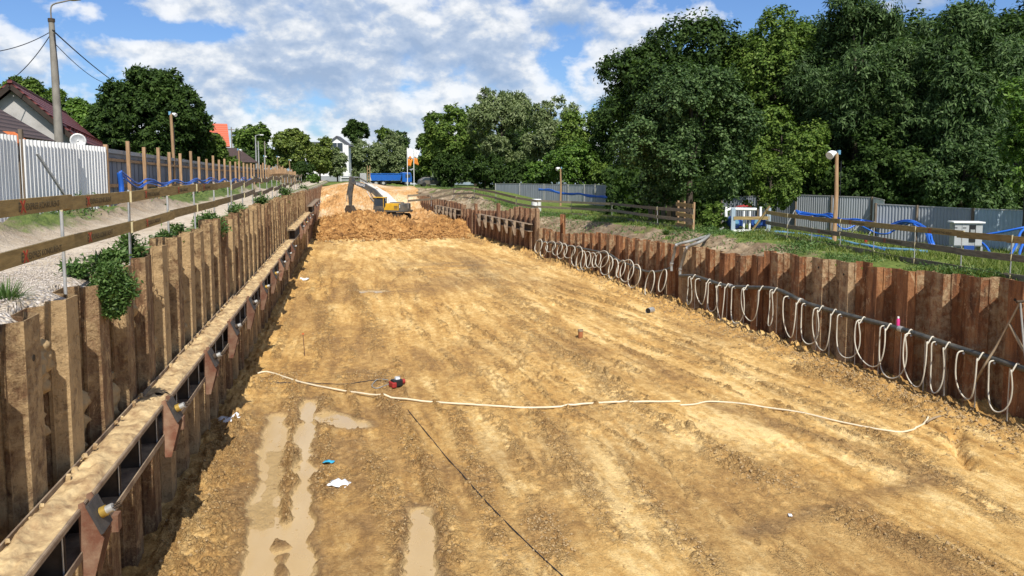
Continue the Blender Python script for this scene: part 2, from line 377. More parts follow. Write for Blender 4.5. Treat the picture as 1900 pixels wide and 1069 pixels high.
M['bankR'] = mat_bank('grassy_bank', 0, ((0.15, 0.105, 0.062), (0.27, 0.20, 0.125), (0.42, 0.34, 0.235)), (0.065, 0.10, 0.018), (0.16, 0.20, 0.045))
M['ground'] = simple('field_ground', (0.09, 0.12, 0.04), 0.95, var=0.4, scale=0.3, bump=0.5)
M['pileL'] = mat_pile('sandy_sheet_pile', ((0.085, 0.042, 0.022), (0.19, 0.105, 0.052), (0.31, 0.195, 0.105), (0.10, 0.055, 0.032)), (0.50, 0.345, 0.175), 0.88, 0.475)
M['pileR'] = mat_pile('rusty_sheet_pile', ((0.085, 0.042, 0.024), (0.22, 0.095, 0.042), (0.36, 0.18, 0.080), (0.28, 0.115, 0.040)), (0.47, 0.345, 0.20), 0.85, 0.54)
M['pileF'] = mat_pile('far_sheet_pile', ((0.11, 0.052, 0.030), (0.20, 0.10, 0.055), (0.30, 0.17, 0.095), (0.11, 0.055, 0.032)), (0.40, 0.28, 0.17), 0.7, 0.52)
M['clay'] = simple('clinging_sand', (0.42, 0.29, 0.145), 0.95, var=0.35, scale=4, bump=1.0, bscale=14)
M['waler'] = simple('waler_steel', (0.15, 0.105, 0.075), 0.8, 0.0, 0.5, 3.5, (1, 1, 1), 0.5, 18, col2=(0.33, 0.25, 0.165))
M['sandtop'] = simple('sand_on_beam', (0.62, 0.46, 0.24), 0.95, scale=4.5, col2=(0.27, 0.17, 0.085), bump=1.0, bscale=16)
M['bracket'] = simple('bracket_rust', (0.15, 0.062, 0.036), 0.8, 0.0, 0.4, 5, bump=0.3, col2=(0.24, 0.15, 0.095), rand=0.3)
M['plate'] = simple('anchor_plate', (0.075, 0.07, 0.068), 0.6, 0.3, 0.3, 6, bump=0.2)
M['brass'] = simple('anchor_ring', (0.55, 0.36, 0.08), 0.45, 0.5, 0.3, 9)
M['galv'] = simple('galvanised_steel', (0.52, 0.52, 0.50), 0.5, 0.5, 0.35, 6, bump=0.1)
M['board'] = simple('guard_board', (0.36, 0.255, 0.10), 0.7, 0, 0.35, 3, (1, 1, 6), 0.3, 20, rand=0.22)
M['boardg'] = simple('weathered_board', (0.27, 0.22, 0.15), 0.8, 0, 0.4, 3, (1, 1, 6), 0.3, 20, rand=0.25)
M['boardend'] = simple('board_end', (0.50, 0.43, 0.25), 0.8, 0, 0.3, 6)
M['ink'] = simple('print_dark', (0.10, 0.075, 0.04), 0.8, 0, 0.2)
M['inkred'] = simple('print_red', (0.42, 0.07, 0.035), 0.8, 0, 0.2)
M['white'] = simple('white_paint', (0.78, 0.78, 0.76), 0.5, 0, 0.12, 2)
M['stone'] = simple('crushed_stone', (0.50, 0.44, 0.38), 0.9, 0, 0.45, 9)
M['cabinetgrey'] = simple('cabinet_grey', (0.40, 0.41, 0.41), 0.5, 0, 0.15)
M['whitepanel'] = simple('white_sheet_metal', (0.82, 0.815, 0.79), 0.45, 0.1, 0.18, 1.3, (1, 1, 0.3), 0.05)
M['greypanel'] = simple('grey_sheet_metal', (0.34, 0.36, 0.38), 0.5, 0.15, 0.15, 0.8, (1, 1, 0.3), 0.05, rand=0.08)
M['slatepanel'] = simple('hoarding_grey', (0.225, 0.245, 0.275), 0.6, 0.05, 0.18, 1.2, (1, 1, 0.3), rand=0.10)
M['bluepanel'] = simple('blue_grey_sheet', (0.34, 0.42, 0.48), 0.5, 0.1, 0.15, 1.0)
M['timber'] = simple('timber', (0.43, 0.27, 0.145), 0.8, 0, 0.4, 4, (5, 5, 0.5), 0.3, 20, rand=0.2)
M['timberd'] = simple('grey_timber', (0.20, 0.155, 0.11), 0.85, 0, 0.4, 4, (5, 5, 0.5), 0.3, 20, rand=0.2)
M['bluehose'] = simple('blue_hose', (0.012, 0.09, 0.42), 0.4, 0, 0.25, 3, col2=(0.015, 0.13, 0.55), rand=0.25, spec=0.5)
M['palehose'] = simple('pale_blue_hose', (0.13, 0.30, 0.44), 0.6, 0, 0.25, 3)
M['whitehose'] = simple('ribbed_hose', (0.60, 0.56, 0.46), 0.5, 0, 0.2, 3, rand=0.12)
M['flathose'] = simple('layflat_hose', (0.70, 0.60, 0.42), 0.6, 0, 0.2, 2)
M['strap'] = simple('brown_strap', (0.34, 0.26, 0.17), 0.7, 0, 0.3, 3)
M['blackpipe'] = simple('black_pipe', (0.028, 0.032, 0.032), 0.45, 0, 0.5, 3, col2=(0.09, 0.085, 0.07), spec=0.5)
M['greypipe'] = simple('grey_pipe', (0.30, 0.30, 0.28), 0.5, 0, 0.3, 4)
M['bark'] = simple('bark', (0.085, 0.068, 0.050), 0.9, 0, 0.4, 4, (4, 4, 0.7), 0.6, 14)
M['concrete'] = simple('pole_concrete', (0.27, 0.245, 0.205), 0.85, 0, 0.35, 2.5, (1, 1, 0.5), 0.3, rand=0.1)
M['black'] = simple('black_plastic', (0.02, 0.02, 0.02), 0.5, 0, 0.3)
M['wire'] = simple('cable_black', (0.02, 0.022, 0.03), 0.6, 0, 0.3)
M['red'] = simple('red_plastic', (0.34, 0.035, 0.03), 0.5, 0, 0.2)
M['pink'] = simple('pink_plastic', (0.62, 0.04, 0.22), 0.5, 0, 0.2)
M['bluetank'] = simple('blue_tank', (0.02, 0.07, 0.28), 0.4, 0, 0.2, spec=0.5)
M['plaster'] = simple('grey_plaster', (0.42, 0.40, 0.375), 0.9, 0, 0.3, 1.2, bump=0.3)
M['yellowwall'] = simple('yellow_wall', (0.62, 0.53, 0.30), 0.9, 0, 0.15)
M['whitewall'] = simple('white_wall', (0.75, 0.75, 0.74), 0.8, 0, 0.12, 0.5)
M['glass'] = simple('window_glass', (0.05, 0.065, 0.08), 0.15, 0, 0.3, 0.5, spec=0.8)
M['soffit'] = simple('dark_wood', (0.04, 0.028, 0.02), 0.8, 0, 0.3)
M['rustpipe'] = simple('rust_orange_pipe', (0.36, 0.14, 0.055), 0.8, 0, 0.3)
M['orange'] = simple('orange_tile', (0.62, 0.17, 0.05), 0.8, 0, 0.25)
M['excyellow'] = simple('yellow_machine_paint', (0.72, 0.42, 0.035), 0.4, 0, 0.2, 2, spec=0.5)
M['excgrey'] = simple('grey_machine_paint', (0.055, 0.06, 0.065), 0.45, 0, 0.4, 2, col2=(0.13, 0.11, 0.08), spec=0.5)
M['track'] = simple('track_steel', (0.09, 0.065, 0.045), 0.8, 0.2, 0.4, 5)
M['truckblue'] = simple('truck_blue', (0.015, 0.11, 0.42), 0.35, 0, 0.15, 1, spec=0.5)
M['green'] = simple('green_tarpaulin', (0.03, 0.42, 0.10), 0.6, 0, 0.3, 3)
M['sheetwhite'] = simple('white_geotextile', (0.66, 0.62, 0.54), 0.8, 0, 0.2, 0.8, bump=0.3, bscale=4)
M['flagw'] = simple('flag_white', (0.8, 0.8, 0.8), 0.7, 0, 0.1)
M['flago'] = simple('flag_orange', (0.75, 0.26, 0.04), 0.7, 0, 0.2)
M['litter'] = simple('plastic_bag', (0.78, 0.80, 0.82), 0.4, 0, 0.15, 5)
M['cyan'] = simple('cyan_plastic', (0.05, 0.38, 0.60), 0.5, 0, 0.2)
def mat_roof(name, c1, c2, period):
    m, nt, p = newmat(name); o = nd(nt, 'ShaderNodeTexCoord').outputs['Object']
    # courses: object-space height on the slope
    sp = nd(nt, 'ShaderNodeSeparateXYZ'); nt.links.new(o, sp.inputs[0])
    w = mth(nt, 'FRACT', mth(nt, 'MULTIPLY', sp.outputs[2], 1.0/period))
    c = mix(nt, noise(nt, o, 2, 6), c1, c2)
    nt.links.new(c, p.inputs['Base Color']); p.inputs['Roughness'].default_value = 0.6
    b = nd(nt, 'ShaderNodeBump'); b.inputs['Strength'].default_value = 1.0; b.inputs['Distance'].default_value = 0.12
    nt.links.new(mth(nt, 'POWER', w, 3.0), b.inputs['Height']); nt.links.new(b.outputs[0], p.inputs['Normal'])
    return m
M['roofred'] = mat_roof('maroon_roof', (0.20, 0.05, 0.045), (0.15, 0.038, 0.035), 0.22)
M['roofdark'] = mat_roof('brown_tile_roof', (0.105, 0.062, 0.045), (0.07, 0.042, 0.032), 0.17)
M['rooforange'] = mat_roof('red_tile_roof', (0.52, 0.10, 0.04), (0.42, 0.08, 0.03), 0.3)
M['roofgrey'] = simple('grey_roof', (0.09, 0.095, 0.11), 0.7, 0, 0.2)
L = {}
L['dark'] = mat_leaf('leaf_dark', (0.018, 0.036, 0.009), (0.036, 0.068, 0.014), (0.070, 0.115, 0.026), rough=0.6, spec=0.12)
L['mid'] = mat_leaf('leaf_mid', (0.045, 0.082, 0.014), (0.090, 0.150, 0.024), (0.175, 0.240, 0.048), rough=0.55, spec=0.15)
L['fresh'] = mat_leaf('leaf_fresh', (0.040, 0.085, 0.012), (0.085, 0.16, 0.022), (0.15, 0.24, 0.04))
L['grey'] = mat_leaf('leaf_greygreen', (0.072, 0.104, 0.036), (0.14, 0.182, 0.068), (0.25, 0.29, 0.13))
L['acacia'] = mat_leaf('leaf_acacia', (0.020, 0.042, 0.012), (0.050, 0.092, 0.026), (0.13, 0.195, 0.068), rough=0.55, spec=0.15)
L['olive'] = mat_leaf('leaf_olive', (0.06, 0.094, 0.016), (0.12, 0.165, 0.03), (0.20, 0.24, 0.05))
L['weed'] = mat_leaf('leaf_weed', (0.040, 0.085, 0.020), (0.080, 0.145, 0.035), (0.15, 0.22, 0.07))
L['grass'] = mat_leaf('grass_blade', (0.060, 0.095, 0.015), (0.12, 0.165, 0.03), (0.23, 0.25, 0.07), trans=0.3)
L['dry'] = mat_leaf('dry_stem', (0.16, 0.12, 0.07), (0.24, 0.19, 0.11), (0.32, 0.26, 0.16), trans=0.1)
# ================================================================== THE PIT FLOOR
def seg_dist(X, Y, pts):
    """distance to a polyline and the parameter along it (m)"""
    best = np.full(X.shape, 1e9); par = np.zeros(X.shape); acc = 0.0
    for (x0, y0), (x1, y1) in zip(pts, pts[1:]):
        dx, dy = x1-x0, y1-y0; L2 = dx*dx+dy*dy+1e-9
        t = np.clip(((X-x0)*dx+(Y-y0)*dy)/L2, 0, 1)
        d = np.hypot(X-x0-t*dx, Y-y0-t*dy); m = d < best
        best = np.where(m, d, best); par = np.where(m, acc+t*math.sqrt(L2), par); acc += math.sqrt(L2)
    return best, par
def gp(*pp): return [tuple(G(px, py)[:2]) for px, py in pp]
PUD = [(gp((514, 775), (502, 860), (492, 980), (478, 1069)), 0.24), (gp((573, 745), (568, 800), (562, 900), (552, 1069)), 0.19),
       (gp((604, 772), (655, 788)), 0.34), (gp((782, 948), (786, 1069)), 0.24), (gp((500, 1030), (560, 1012)), 0.14), (gp((672, 541), (705, 541)), 0.35), (gp((520, 985), (560, 1010)), 0.22)]
CLOD = [(gp((545, 720), (540, 850), (526, 980)), 0.30, 0.10), (gp((606, 735), (598, 810), (600, 930)), 0.22, 0.07), (gp((440, 790), (400, 900), (350, 1069)), 0.55, 0.10),
        (gp((715, 740), (748, 800), (800, 900), (850, 1069)), 0.28, 0.08), (gp((690, 850), (740, 960), (760, 1069)), 0.25, 0.05), (gp((845, 760), (880, 880), (950, 1069)), 0.22, 0.05),
        (gp((945, 590), (1020, 640), (1100, 690), (1240, 800)), 0.35, 0.06), (gp((1000, 770), (1060, 860), (1150, 1000)), 0.28, 0.05), (gp((650, 530), (690, 600), (700, 650)), 0.35, 0.07),
        (gp((590, 560), (606, 610), (596, 650)), 0.40, 0.08), (gp((540, 700), (480, 720)), 0.5, 0.07), (gp((1330, 840), (1400, 880), (1450, 900)), 0.40, 0.08), (gp((1180, 900), (1260, 1000), (1330, 1069)), 0.25, 0.04),
        (gp((1060, 560), (1300, 660), (1600, 790), (1860, 960)), 0.30, 0.035), (gp((860, 480), (960, 560), (1040, 620)), 0.5, 0.04), (gp((1560, 960), (1700, 1010), (1850, 1069)), 0.45, 0.07),
        (gp((1000, 960), (1040, 1040)), 0.3, 0.06), (gp((1500, 690), (1600, 720), (1680, 760)), 0.6, 0.10), (gp((720, 720), (700, 690), (640, 700)), 0.4, 0.04)]
DAMP = [(gp((1330, 755), (1480, 800), (1620, 845), (1730, 890)), 0.45, 0.7), (gp((1390, 990), (1540, 945), (1740, 890)), 0.35, 0.9), (gp((500, 760), (490, 900), (520, 1069)), 1.2, 0.9),
        (gp((620, 780), (640, 1069)), 1.6, 0.6), (gp((800, 1069), (820, 900), (900, 850)), 1.6, 0.55), (gp((1030, 800), (1060, 900), (1000, 1000)), 0.9, 0.5), (gp((640, 620), (700, 720), (690, 800)), 1.6, 0.45), (gp((1060, 660), (900, 640), (800, 700)), 1.2, 0.35),
        (gp((740, 540), (900, 520), (1010, 530)), 2.0, 0.45), (gp((1130, 640), (1300, 720)), 0.5, 0.5)]
_lr = random.Random(5)
LINES = []
for i in range(105):
    y0 = 12.5+_lr.random()**1.5*36; ln_ = _lr.uniform(2, 9)*(1+y0/70); x0 = _lr.uniform(-2.4, 13.5); sl_ = (0.02+0.22*max(0, (x0-1)/12))*-1+_lr.gauss(0, 0.09)
    LINES.append(([(x0, y0), (x0+sl_*ln_*0.5+_lr.uniform(-.2, .2), y0+ln_*0.5), (x0+sl_*ln_, y0+ln_)], _lr.uniform(0.04, 0.11)*(1+y0/60), _lr.uniform(0.045, 0.10), _lr.random() < 0.5))
def add_lines(X, Y, z):
    for pts, w, h, groove in LINES:
        xs = [p[0] for p in pts]; m = (X > min(xs)-0.9) & (X < max(xs)+0.9) & (Y > pts[0][1]-0.5) & (Y < pts[-1][1]+0.5)
        if not m.any(): continue
        x = X[m]; y = Y[m]; d, s = seg_dist(x, y, pts); d = d+fbm(x*1.5, y*1.5, 3)*0.16
        e = sstep(0, 1.0, s)*(0.25+1.1*vnoise(s*0.9+h*999, s*0))
        dz = np.exp(-(d/w)**2)*e*(np.maximum(fbm(x*8, y*8, 4, 0.6)+0.10, 0)*3.0)*h
        if groove: dz = dz-0.028*e*sstep(0.24, 0.17, np.abs(d-0.36))+0.012*e*np.exp(-((np.abs(d-0.36)-0.22)/0.05)**2)
        z[m] += dz
    return z
def floor_z(X, Y, want=False):
    r = fbm(X*0.5, Y*0.3, 4)*0.10+fbm(X*2.3+9, Y*1.6, 4)*0.035+fbm(X*9, Y*7, 3)*0.016
    # faint parallel grooves left by tracks and bucket
    u = X*math.cos(R(20))-Y*math.sin(R(20)); gr = np.sin(u*9+fbm(X*0.7, Y*0.7, 3)*9)*0.010*sstep(0.0, 0.2, fbm(X*0.25+40, Y*0.2, 3))
    z = np.maximum(r+gr, -0.020)+0.02
    wet = sstep(-0.04, -0.14, fbm(X*0.5+3, Y*0.12+8, 5))*0.30
    pale = fbm(X*0.25+70, Y*0.12+30, 4)*2.0
    fine = fbm(X*13+50, Y*13, 3)+0.5
    torn_shade = z*0
    for pts, w, h in CLOD:
        d, s = seg_dist(X, Y, pts)
        m = np.exp(-(d/w)**2)*(0.5+vnoise(s*1.7+h*900, d*0+3))
        lump = np.maximum(fbm(X*5.5+h*77, Y*5.5, 4)+0.12, 0)*2.2+np.maximum(fbm(X*14, Y*14+h*31, 2), 0)*1.3
        z = z+m*lump*h*1.6; torn_shade = np.maximum(torn_shade, np.clip(m*1.3, 0, 1)*np.clip(lump*3.0, 0, 1))
    zl = z.copy(); z = add_lines(X, Y, z); torn_shade = np.maximum(torn_shade, np.clip((z-zl)*34, 0, 1))
    z = np.maximum(z, -0.018)
    wx = wallx(Y)
    foot = np.clip((X-(wx-2.1))/1.9, 0, 1); fn = 0.45+1.1*vnoise(Y*0.7, X*0.4)
    lump2 = np.maximum(fbm(X*4.5+7, Y*4.5, 5)+0.08, 0)*1.6; torn_shade = np.maximum(torn_shade, sstep(0.3, 0.8, foot)*np.clip(0.5+fbm(X*3, Y*3, 4)*3, 0, 1)*0.7)
    z = z+sstep(0.25, 1, foot)*fn*(0.10+lump2*0.42)
    lf = np.exp(-((X+2.9)/0.5)**2); z = z+lf*(0.02+np.maximum(fbm(X*5, Y*5+3, 4), 0)*0.5)
    # general rough patches
    rough = sstep(-0.02, 0.14, fbm(X*0.55+21, Y*0.35+2, 4)); z = z+rough*np.maximum(fbm(X*7, Y*7, 4), 0)*0.17
    # torn, flaky crust: ridged noise in ragged patches, drawn out along the drag direction
    ux = X*math.cos(R(14))-Y*math.sin(R(14)); uy = X*math.sin(R(14))+Y*math.cos(R(14))
    rid = 0.5-np.abs(fbm(ux*3.6, uy*2.0, 5, 0.6))*3.2; pt = sstep(-0.02, 0.16, fbm(X*0.8+91, Y*0.5+12, 4))
    torn_shade = np.maximum(torn_shade, pt*np.clip(fbm(ux*6+3, uy*4, 4, 0.65)*5-0.55, 0, 1)*0.8); z = z+pt*np.clip(rid, 0, 0.5)*0.050+pt*np.maximum(fbm(ux*11, uy*8, 3, 0.6), 0)*0.045
    crev = sstep(0.055, 0.0, np.abs(fbm(ux*1.3+5, uy*0.45+61, 5, 0.62)))*sstep(0.0, 0.2, fbm(X*0.5+61, Y*0.3, 3)); z = z-crev*0.035; torn_shade = np.maximum(torn_shade, crev*0.9)  # crack lines darkened: damp soil and crevice shade both put into the colour
    pr = sstep(0.30, 0.6, vnoise(X*0.33+8, Y*0.22)); z = z-pr*np.maximum(fbm(X*3+4, Y*2.2+4, 4), 0)*0.05
    hole, _ = seg_dist(X, Y, gp((1770, 800), (1776, 830), (1800, 868))); z = z-0.24*np.exp(-((hole+fbm(X*3, Y*3, 3)*0.2)/0.15)**2)
    crack, _ = seg_dist(X, Y, gp((1690, 778), (1730, 790), (1775, 815))); z = z-0.16*np.exp(-(crack/0.06)**2)
    z = np.where(X < 9.3, np.maximum(z, -0.022), z)
    pm = np.zeros(X.shape)
    for pts, w in PUD:
        d, s = seg_dist(X, Y, pts); d = d+fbm(X*1.6, Y*1.6+5, 5, 0.6)*0.42
        q = 1-sstep(w*0.72, w*1.25, d); pm = np.maximum(pm, q)
        wet = np.maximum(wet, 1-sstep(w, w+0.35, d))
    z = z*(1-pm)**1.5+pm*(-0.042+fbm(X*1.4+2, Y*0.9, 4)*0.09)
    for pts, w, a in DAMP:
        d, s = seg_dist(X, Y, pts); wet = np.maximum(wet, a*np.exp(-(d/w)**2)*np.clip(0.75+fbm(X*1.3, Y*1.3, 4)*2, 0, 1))
    grey = 0.8*np.exp(-((X-6.5)/4.5)**2-((Y-47)/5.0)**2)*np.clip(0.7+fbm(X*0.6, Y*1.1, 4)*3, 0, 1.2)
    if want: return z, np.clip(wet, 0, 1), np.clip(pale-wet, -1, 1), grey, np.clip(sstep(0.01, 0.6, pm)+0.8*sstep(0.0, -0.03, z)*(pm > 0.02), 0, 1), np.clip(torn_shade, 0, 1)*(1-pm)
    return z
nx, ny = 760, 860
yy = np.concatenate([np.linspace(-25, 10.5, 40), np.exp(np.linspace(math.log(10.6), math.log(78), ny))])
uu = np.linspace(0, 1, nx)
Yg, Ug = np.meshgrid(yy, uu, indexing='ij')
xr = wallx(Yg)+0.45; Xg = -3.75+Ug*(xr+3.75)
Zg, wet_, pale_, grey_, silt_, torn_shade_ = floor_z(Xg, Yg, True)
fl = grid_mesh('pit_floor', Xg, Yg, Zg, M['sand'], dict(wet=wet_, pale=pale_, grey=grey_, silt=silt_, torn_shade=torn_shade_))
tag(fl, 'ochre sand floor of the excavation between the two sheet pile walls', 'ground', kind='structure')
def fz(x, y): return float(floor_z(np.array([[float(x)]]), np.array([[float(y)]]))[0, 0])
wa = MB(); wa.add([(-3.1, 8, -0.030), (9, 8, -0.030), (9, 42, -0.030), (-3.1, 42, -0.030)], [(0, 1, 2, 3)])
tag(wa.build('puddle_water', M['puddle']), 'muddy puddle water standing in the ruts of the sand floor', 'puddle', kind='structure')

# ------------------------------------------------------------------ dug soil heap and the slope at the pit's end
def blob(X, Y, px, py, z0, rx, ry, h):
    c = G(px, py, z0); return h*np.exp(-((X-c.x)/rx)**2-((Y-c.y)/ry)**2)
def heap_z(X, Y, full=False):
    e = sstep(68.6, 74.5, Y+fbm(X*0.5, Y*0.1+3, 3)*3.0)
    z = e*(1.05+0.35*np.sin(X*0.55+1.0))
    z = z+blob(X, Y, 640, 385, 1.6, 2.6, 3.2, 0.7)+blob(X, Y, 700, 404, 1.3, 5.5, 1.8, 0.55)+blob(X, Y, 800, 402, 1.3, 2.2, 2.0, 0.4)+blob(X, Y, 838, 398, 1.2, 1.6, 3.5, 1.0)
    z = z-e*0.55*np.exp(-((X-7.2)/1.6)**2-((Y-82)/3.0)**2)
    z = z+sstep(84, 104, Y)*3.2*(1-0.6*sstep(2, 7, X)*sstep(101, 92, Y))
    lump = np.abs(fbm(X*0.9, Y*0.9, 6, 0.6))*1.3+np.maximum(fbm(X*2.4, Y*2.4, 4, 0.6), 0)*0.9
    zz = z+e*(lump-0.22)*sstep(104, 92, Y)*1.35+e*np.maximum(fbm(X*4.5, Y*3.5+9, 3, 0.6), 0)*0.5*sstep(90, 84, Y)
    pale = sstep(84, 88, Y)*np.clip(0.75+fbm(X*0.3, Y*0.3, 3), 0, 1)+np.exp(-((X-7.4)/1.5)**2-((Y-82)/3.0)**2)*0.9
    zz = np.where(e < 0.004, -0.3, zz)
    return (zz, np.clip(pale, 0, 1)) if full else zz
hy = np.linspace(67, 107, 420); hu = np.linspace(0, 1, 300); HY, HU = np.meshgrid(hy, hu, indexing='ij')
HX = -3.75+HU*(wallx(HY)+0.5+3.75); HZ, hp = heap_z(HX, HY, True)
tag(grid_mesh('soil_heap', HX, HY, HZ, M['heap'], dict(pale=hp)), 'heap of freshly dug brown soil across the far end of the pit', 'soil heap', kind='structure')
def hz(x, y): return float(heap_z(np.array([[float(x)]]), np.array([[float(y)]]))[0, 0])
# loose clods lying at the foot of the heap and of the right wall: too many to count
cv = []; cf = []
def clod(c, r):
    b = len(cv); 
    for k, (dx, dy, dz) in enumerate(((1, 0, 0), (-1, 0, 0), (0, 1, 0), (0, -1, 0), (0, 0, 1), (0, 0, -1))):
        q = r*random.uniform(0.6, 1.25); cv.append((c[0]+dx*q, c[1]+dy*q, c[2]+dz*q*0.75))
    cf.extend([(b+i, b+j, b+k) for i, j, k in ((0, 2, 4), (2, 1, 4), (1, 3, 4), (3, 0, 4), (2, 0, 5), (1, 2, 5), (3, 1, 5), (0, 3, 5))])
pts = []
for i in range(5200):
    if i < 2600:
        y = 12.5+abs(random.gauss(0, 1))*17
        if y > 68: continue
        x = float(wallx(y))-0.25-abs(random.gauss(0, 0.65)); r = random.uniform(0.012, 0.055)
    elif i < 4600:
        pl, w, h = random.choice(CLOD); k = random.randrange(len(pl)-1); t = random.random()
        x = pl[k][0]*(1-t)+pl[k+1][0]*t+random.gauss(0, w*0.6); y = pl[k][1]*(1-t)+pl[k+1][1]*t+random.gauss(0, w*0.6); r = random.uniform(0.008, 0.03)+h*0.12
    else:
        x = random.uniform(-3, 10.5); y = 70+random.gauss(0, 1.6); r = random.uniform(0.04, 0.20)
    pts.append((x, y, r))
PX = np.array([[p[0] for p in pts]]); PY = np.array([[p[1] for p in pts]]); PZ = np.maximum(floor_z(PX, PY), np.where(PY > 69, heap_z(PX, PY), -1))
for (x, y, r), z in zip(pts, PZ[0]): clod((x, y, float(z)+r*0.25), r)
cva = np.array(cv); far_ = cva[:, 1].reshape(-1, 6).mean(1) > 67; cfa = np.array(cf).reshape(-1, 8, 3)
for msk, nm, mt, lb in ((~far_, 'soil_clods', M['clay'], 'loose clods of sand scattered over the pit floor'), (far_, 'heap_clods', M['heap'], 'brown clods tumbled along the foot of the soil heap')):
    idx = np.nonzero(msk)[0]; vv = cva.reshape(-1, 6, 3)[idx].reshape(-1, 3); ff = (cfa[idx]-idx[:, None, None]*6+np.arange(len(idx))[:, None, None]*6).reshape(-1, 3)
    tag(fastmesh(nm, vv, ff, mt), lb, 'clods', kind='stuff')

# ================================================================== BANKS
TR = [(1900, 520), (1822, 515), (1747, 508), (1672, 500), (1627, 498), (1592, 488), (1500, 478), (1412, 465), (1410, 476), (1342, 471), (1320, 463), (1281, 457), (1199, 447), (1150, 440), (1112, 432), (1043, 434), (998, 422),
      (997, 388), (950, 383), (946, 388), (933, 392), (886, 391), (858, 387), (857, 378), (823, 372), (794, 366), (768, 358)]
_h = [hit(px, py) for px, py in TR]
TRy = [-40]+[p.y for p in _h]; TRz = [3.6]+[p.z for p in _h]
def rtop(y): return float(np.interp(y, TRy, TRz))
NEARz = [(-40, 3.5), (14, 3.42), (20, 3.18), (25, 3.05), (28, 2.62), (35, 2.5), (40, 2.35), (47, 1.95), (52, 2.0), (60, 2.5), (75, 2.5), (82, 2.9), (100, 3.5)]
MIDz = [(-40, 3.5), (14, 3.35), (25, 3.15), (33, 3.1), (40, 2.9), (52, 2.7), (60, 2.5), (70, 3.0), (80, 4.0), (92, 3.9), (112, 3.7), (150, 3.45)]
FARz = [(-40, 2.9), (15, 2.75), (30, 2.4), (50, 2.2), (70, 2.2), (86, 2.5), (110, 3.2), (150, 3.4)]
def tb(t, Y): return np.interp(Y, [p[0] for p in t], [p[1] for p in t])
def right_z(X, Y, full=False):
    w = X-wallx(Y)
    wm = 2.4+0*Y; a = sstep(0.35, 1, w/wm); b = sstep(4.5, 13.0, w)
    z = tb(NEARz, Y)*(1-a)+tb(MIDz, Y)*a; z = z*(1-b)+tb(FARz, Y)*b
    n = fbm(X*0.5+4, Y*0.5, 4)*0.16+fbm(X*3, Y*3, 4)*0.06; z = z+n*(0.35+0.65*np.clip(w, 0, 1))+np.exp(-((w-1.2)/0.9)**2)*(fbm(X*1.6+8, Y*1.1, 5, 0.6)*0.6+np.abs(fbm(X*3.5, Y*2.6+8, 4, 0.65))*0.6)*sstep(22, 27, Y)
    if not full: return z
    steep = np.clip((tb(MIDz, Y)-tb(NEARz, Y))*2.2, 0, 1)*(1-sstep(1.6, 2.6, w))
    gr = np.clip(0.72-steep*(0.85+fbm(X*0.9, Y*0.7, 4)*2.0)-0.25*sstep(0.9, 0.2, w)*(Y > 24)+0.10*fbm(X*0.4, Y*0.4, 3), 0, 1)
    bare = np.exp(-((Y-60)/25.0)**2)*0.10; gr = np.clip(gr-bare, 0, 1)
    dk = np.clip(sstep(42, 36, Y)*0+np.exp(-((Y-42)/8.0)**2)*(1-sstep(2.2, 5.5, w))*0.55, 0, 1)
    return z, gr, dk
ry = np.concatenate([np.linspace(-40, 10, 12), np.linspace(10.5, 40, 300), np.exp(np.linspace(math.log(40.1), math.log(150), 240))])
rw = np.concatenate([np.linspace(0.30, 8, 110), np.linspace(8.2, 80, 90)])
RY, RW = np.meshgrid(ry, rw, indexing='ij'); RX = np.where(RY < 112, wallx(RY), 7.1-(RY-112)*0.1)+RW
RZ, rg, rdk = right_z(RX, RY, True)
def wave_(Y, y0):
    u = (Y-y0)/0.6; i = np.floor(u); f = (u-i)*0.6; s = np.where(i % 2 == 0, 1.0, -1.0)
    return s*0.17*np.clip(np.minimum(f, 0.6-f)/0.10, 0, 1)
_yc = RY[:, 0]; _ph = np.where(_yc < 52.4, wave_(_yc, 11.0), np.where(_yc < 71.0, wave_(_yc, 52.4), wave_(_yc, 71.0)))
RX[:, 0] = np.where((_yc > 11) & (_yc < 103), wallx(_yc)+0.17-_ph+0.015, RX[:, 0]); RX[:, 1] = wallx(_yc)+0.37; RX[:, 1] = np.where(_yc < 112, RX[:, 1], RX[:, 0]+0.08)
def skirted(X, Y, Z, ats, zlow):
    X = np.concatenate([X[:, :1], X], 1); Y = np.concatenate([Y[:, :1], Y], 1); Z = np.concatenate([Z[:, :1]*0+zlow, Z], 1)
    return X, Y, Z, [np.concatenate([a[:, :1], a], 1) for a in ats]
RZ[:, 0] -= 0.10; RX, RY, RZ, (rg, rdk) = skirted(RX, RY, RZ, (rg, rdk), 0.2); RX[:, 0] += 0.34; RZ[:, 0] = RZ[:, 1]-0.9; RX[:, 1] += 0.012
skirt = 0
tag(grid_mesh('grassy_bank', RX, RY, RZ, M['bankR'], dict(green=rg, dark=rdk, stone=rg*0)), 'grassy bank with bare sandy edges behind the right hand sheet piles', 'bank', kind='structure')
def rz(x, y): return float(right_z(np.array([[float(x)]]), np.array([[float(y)]]))[0, 0])

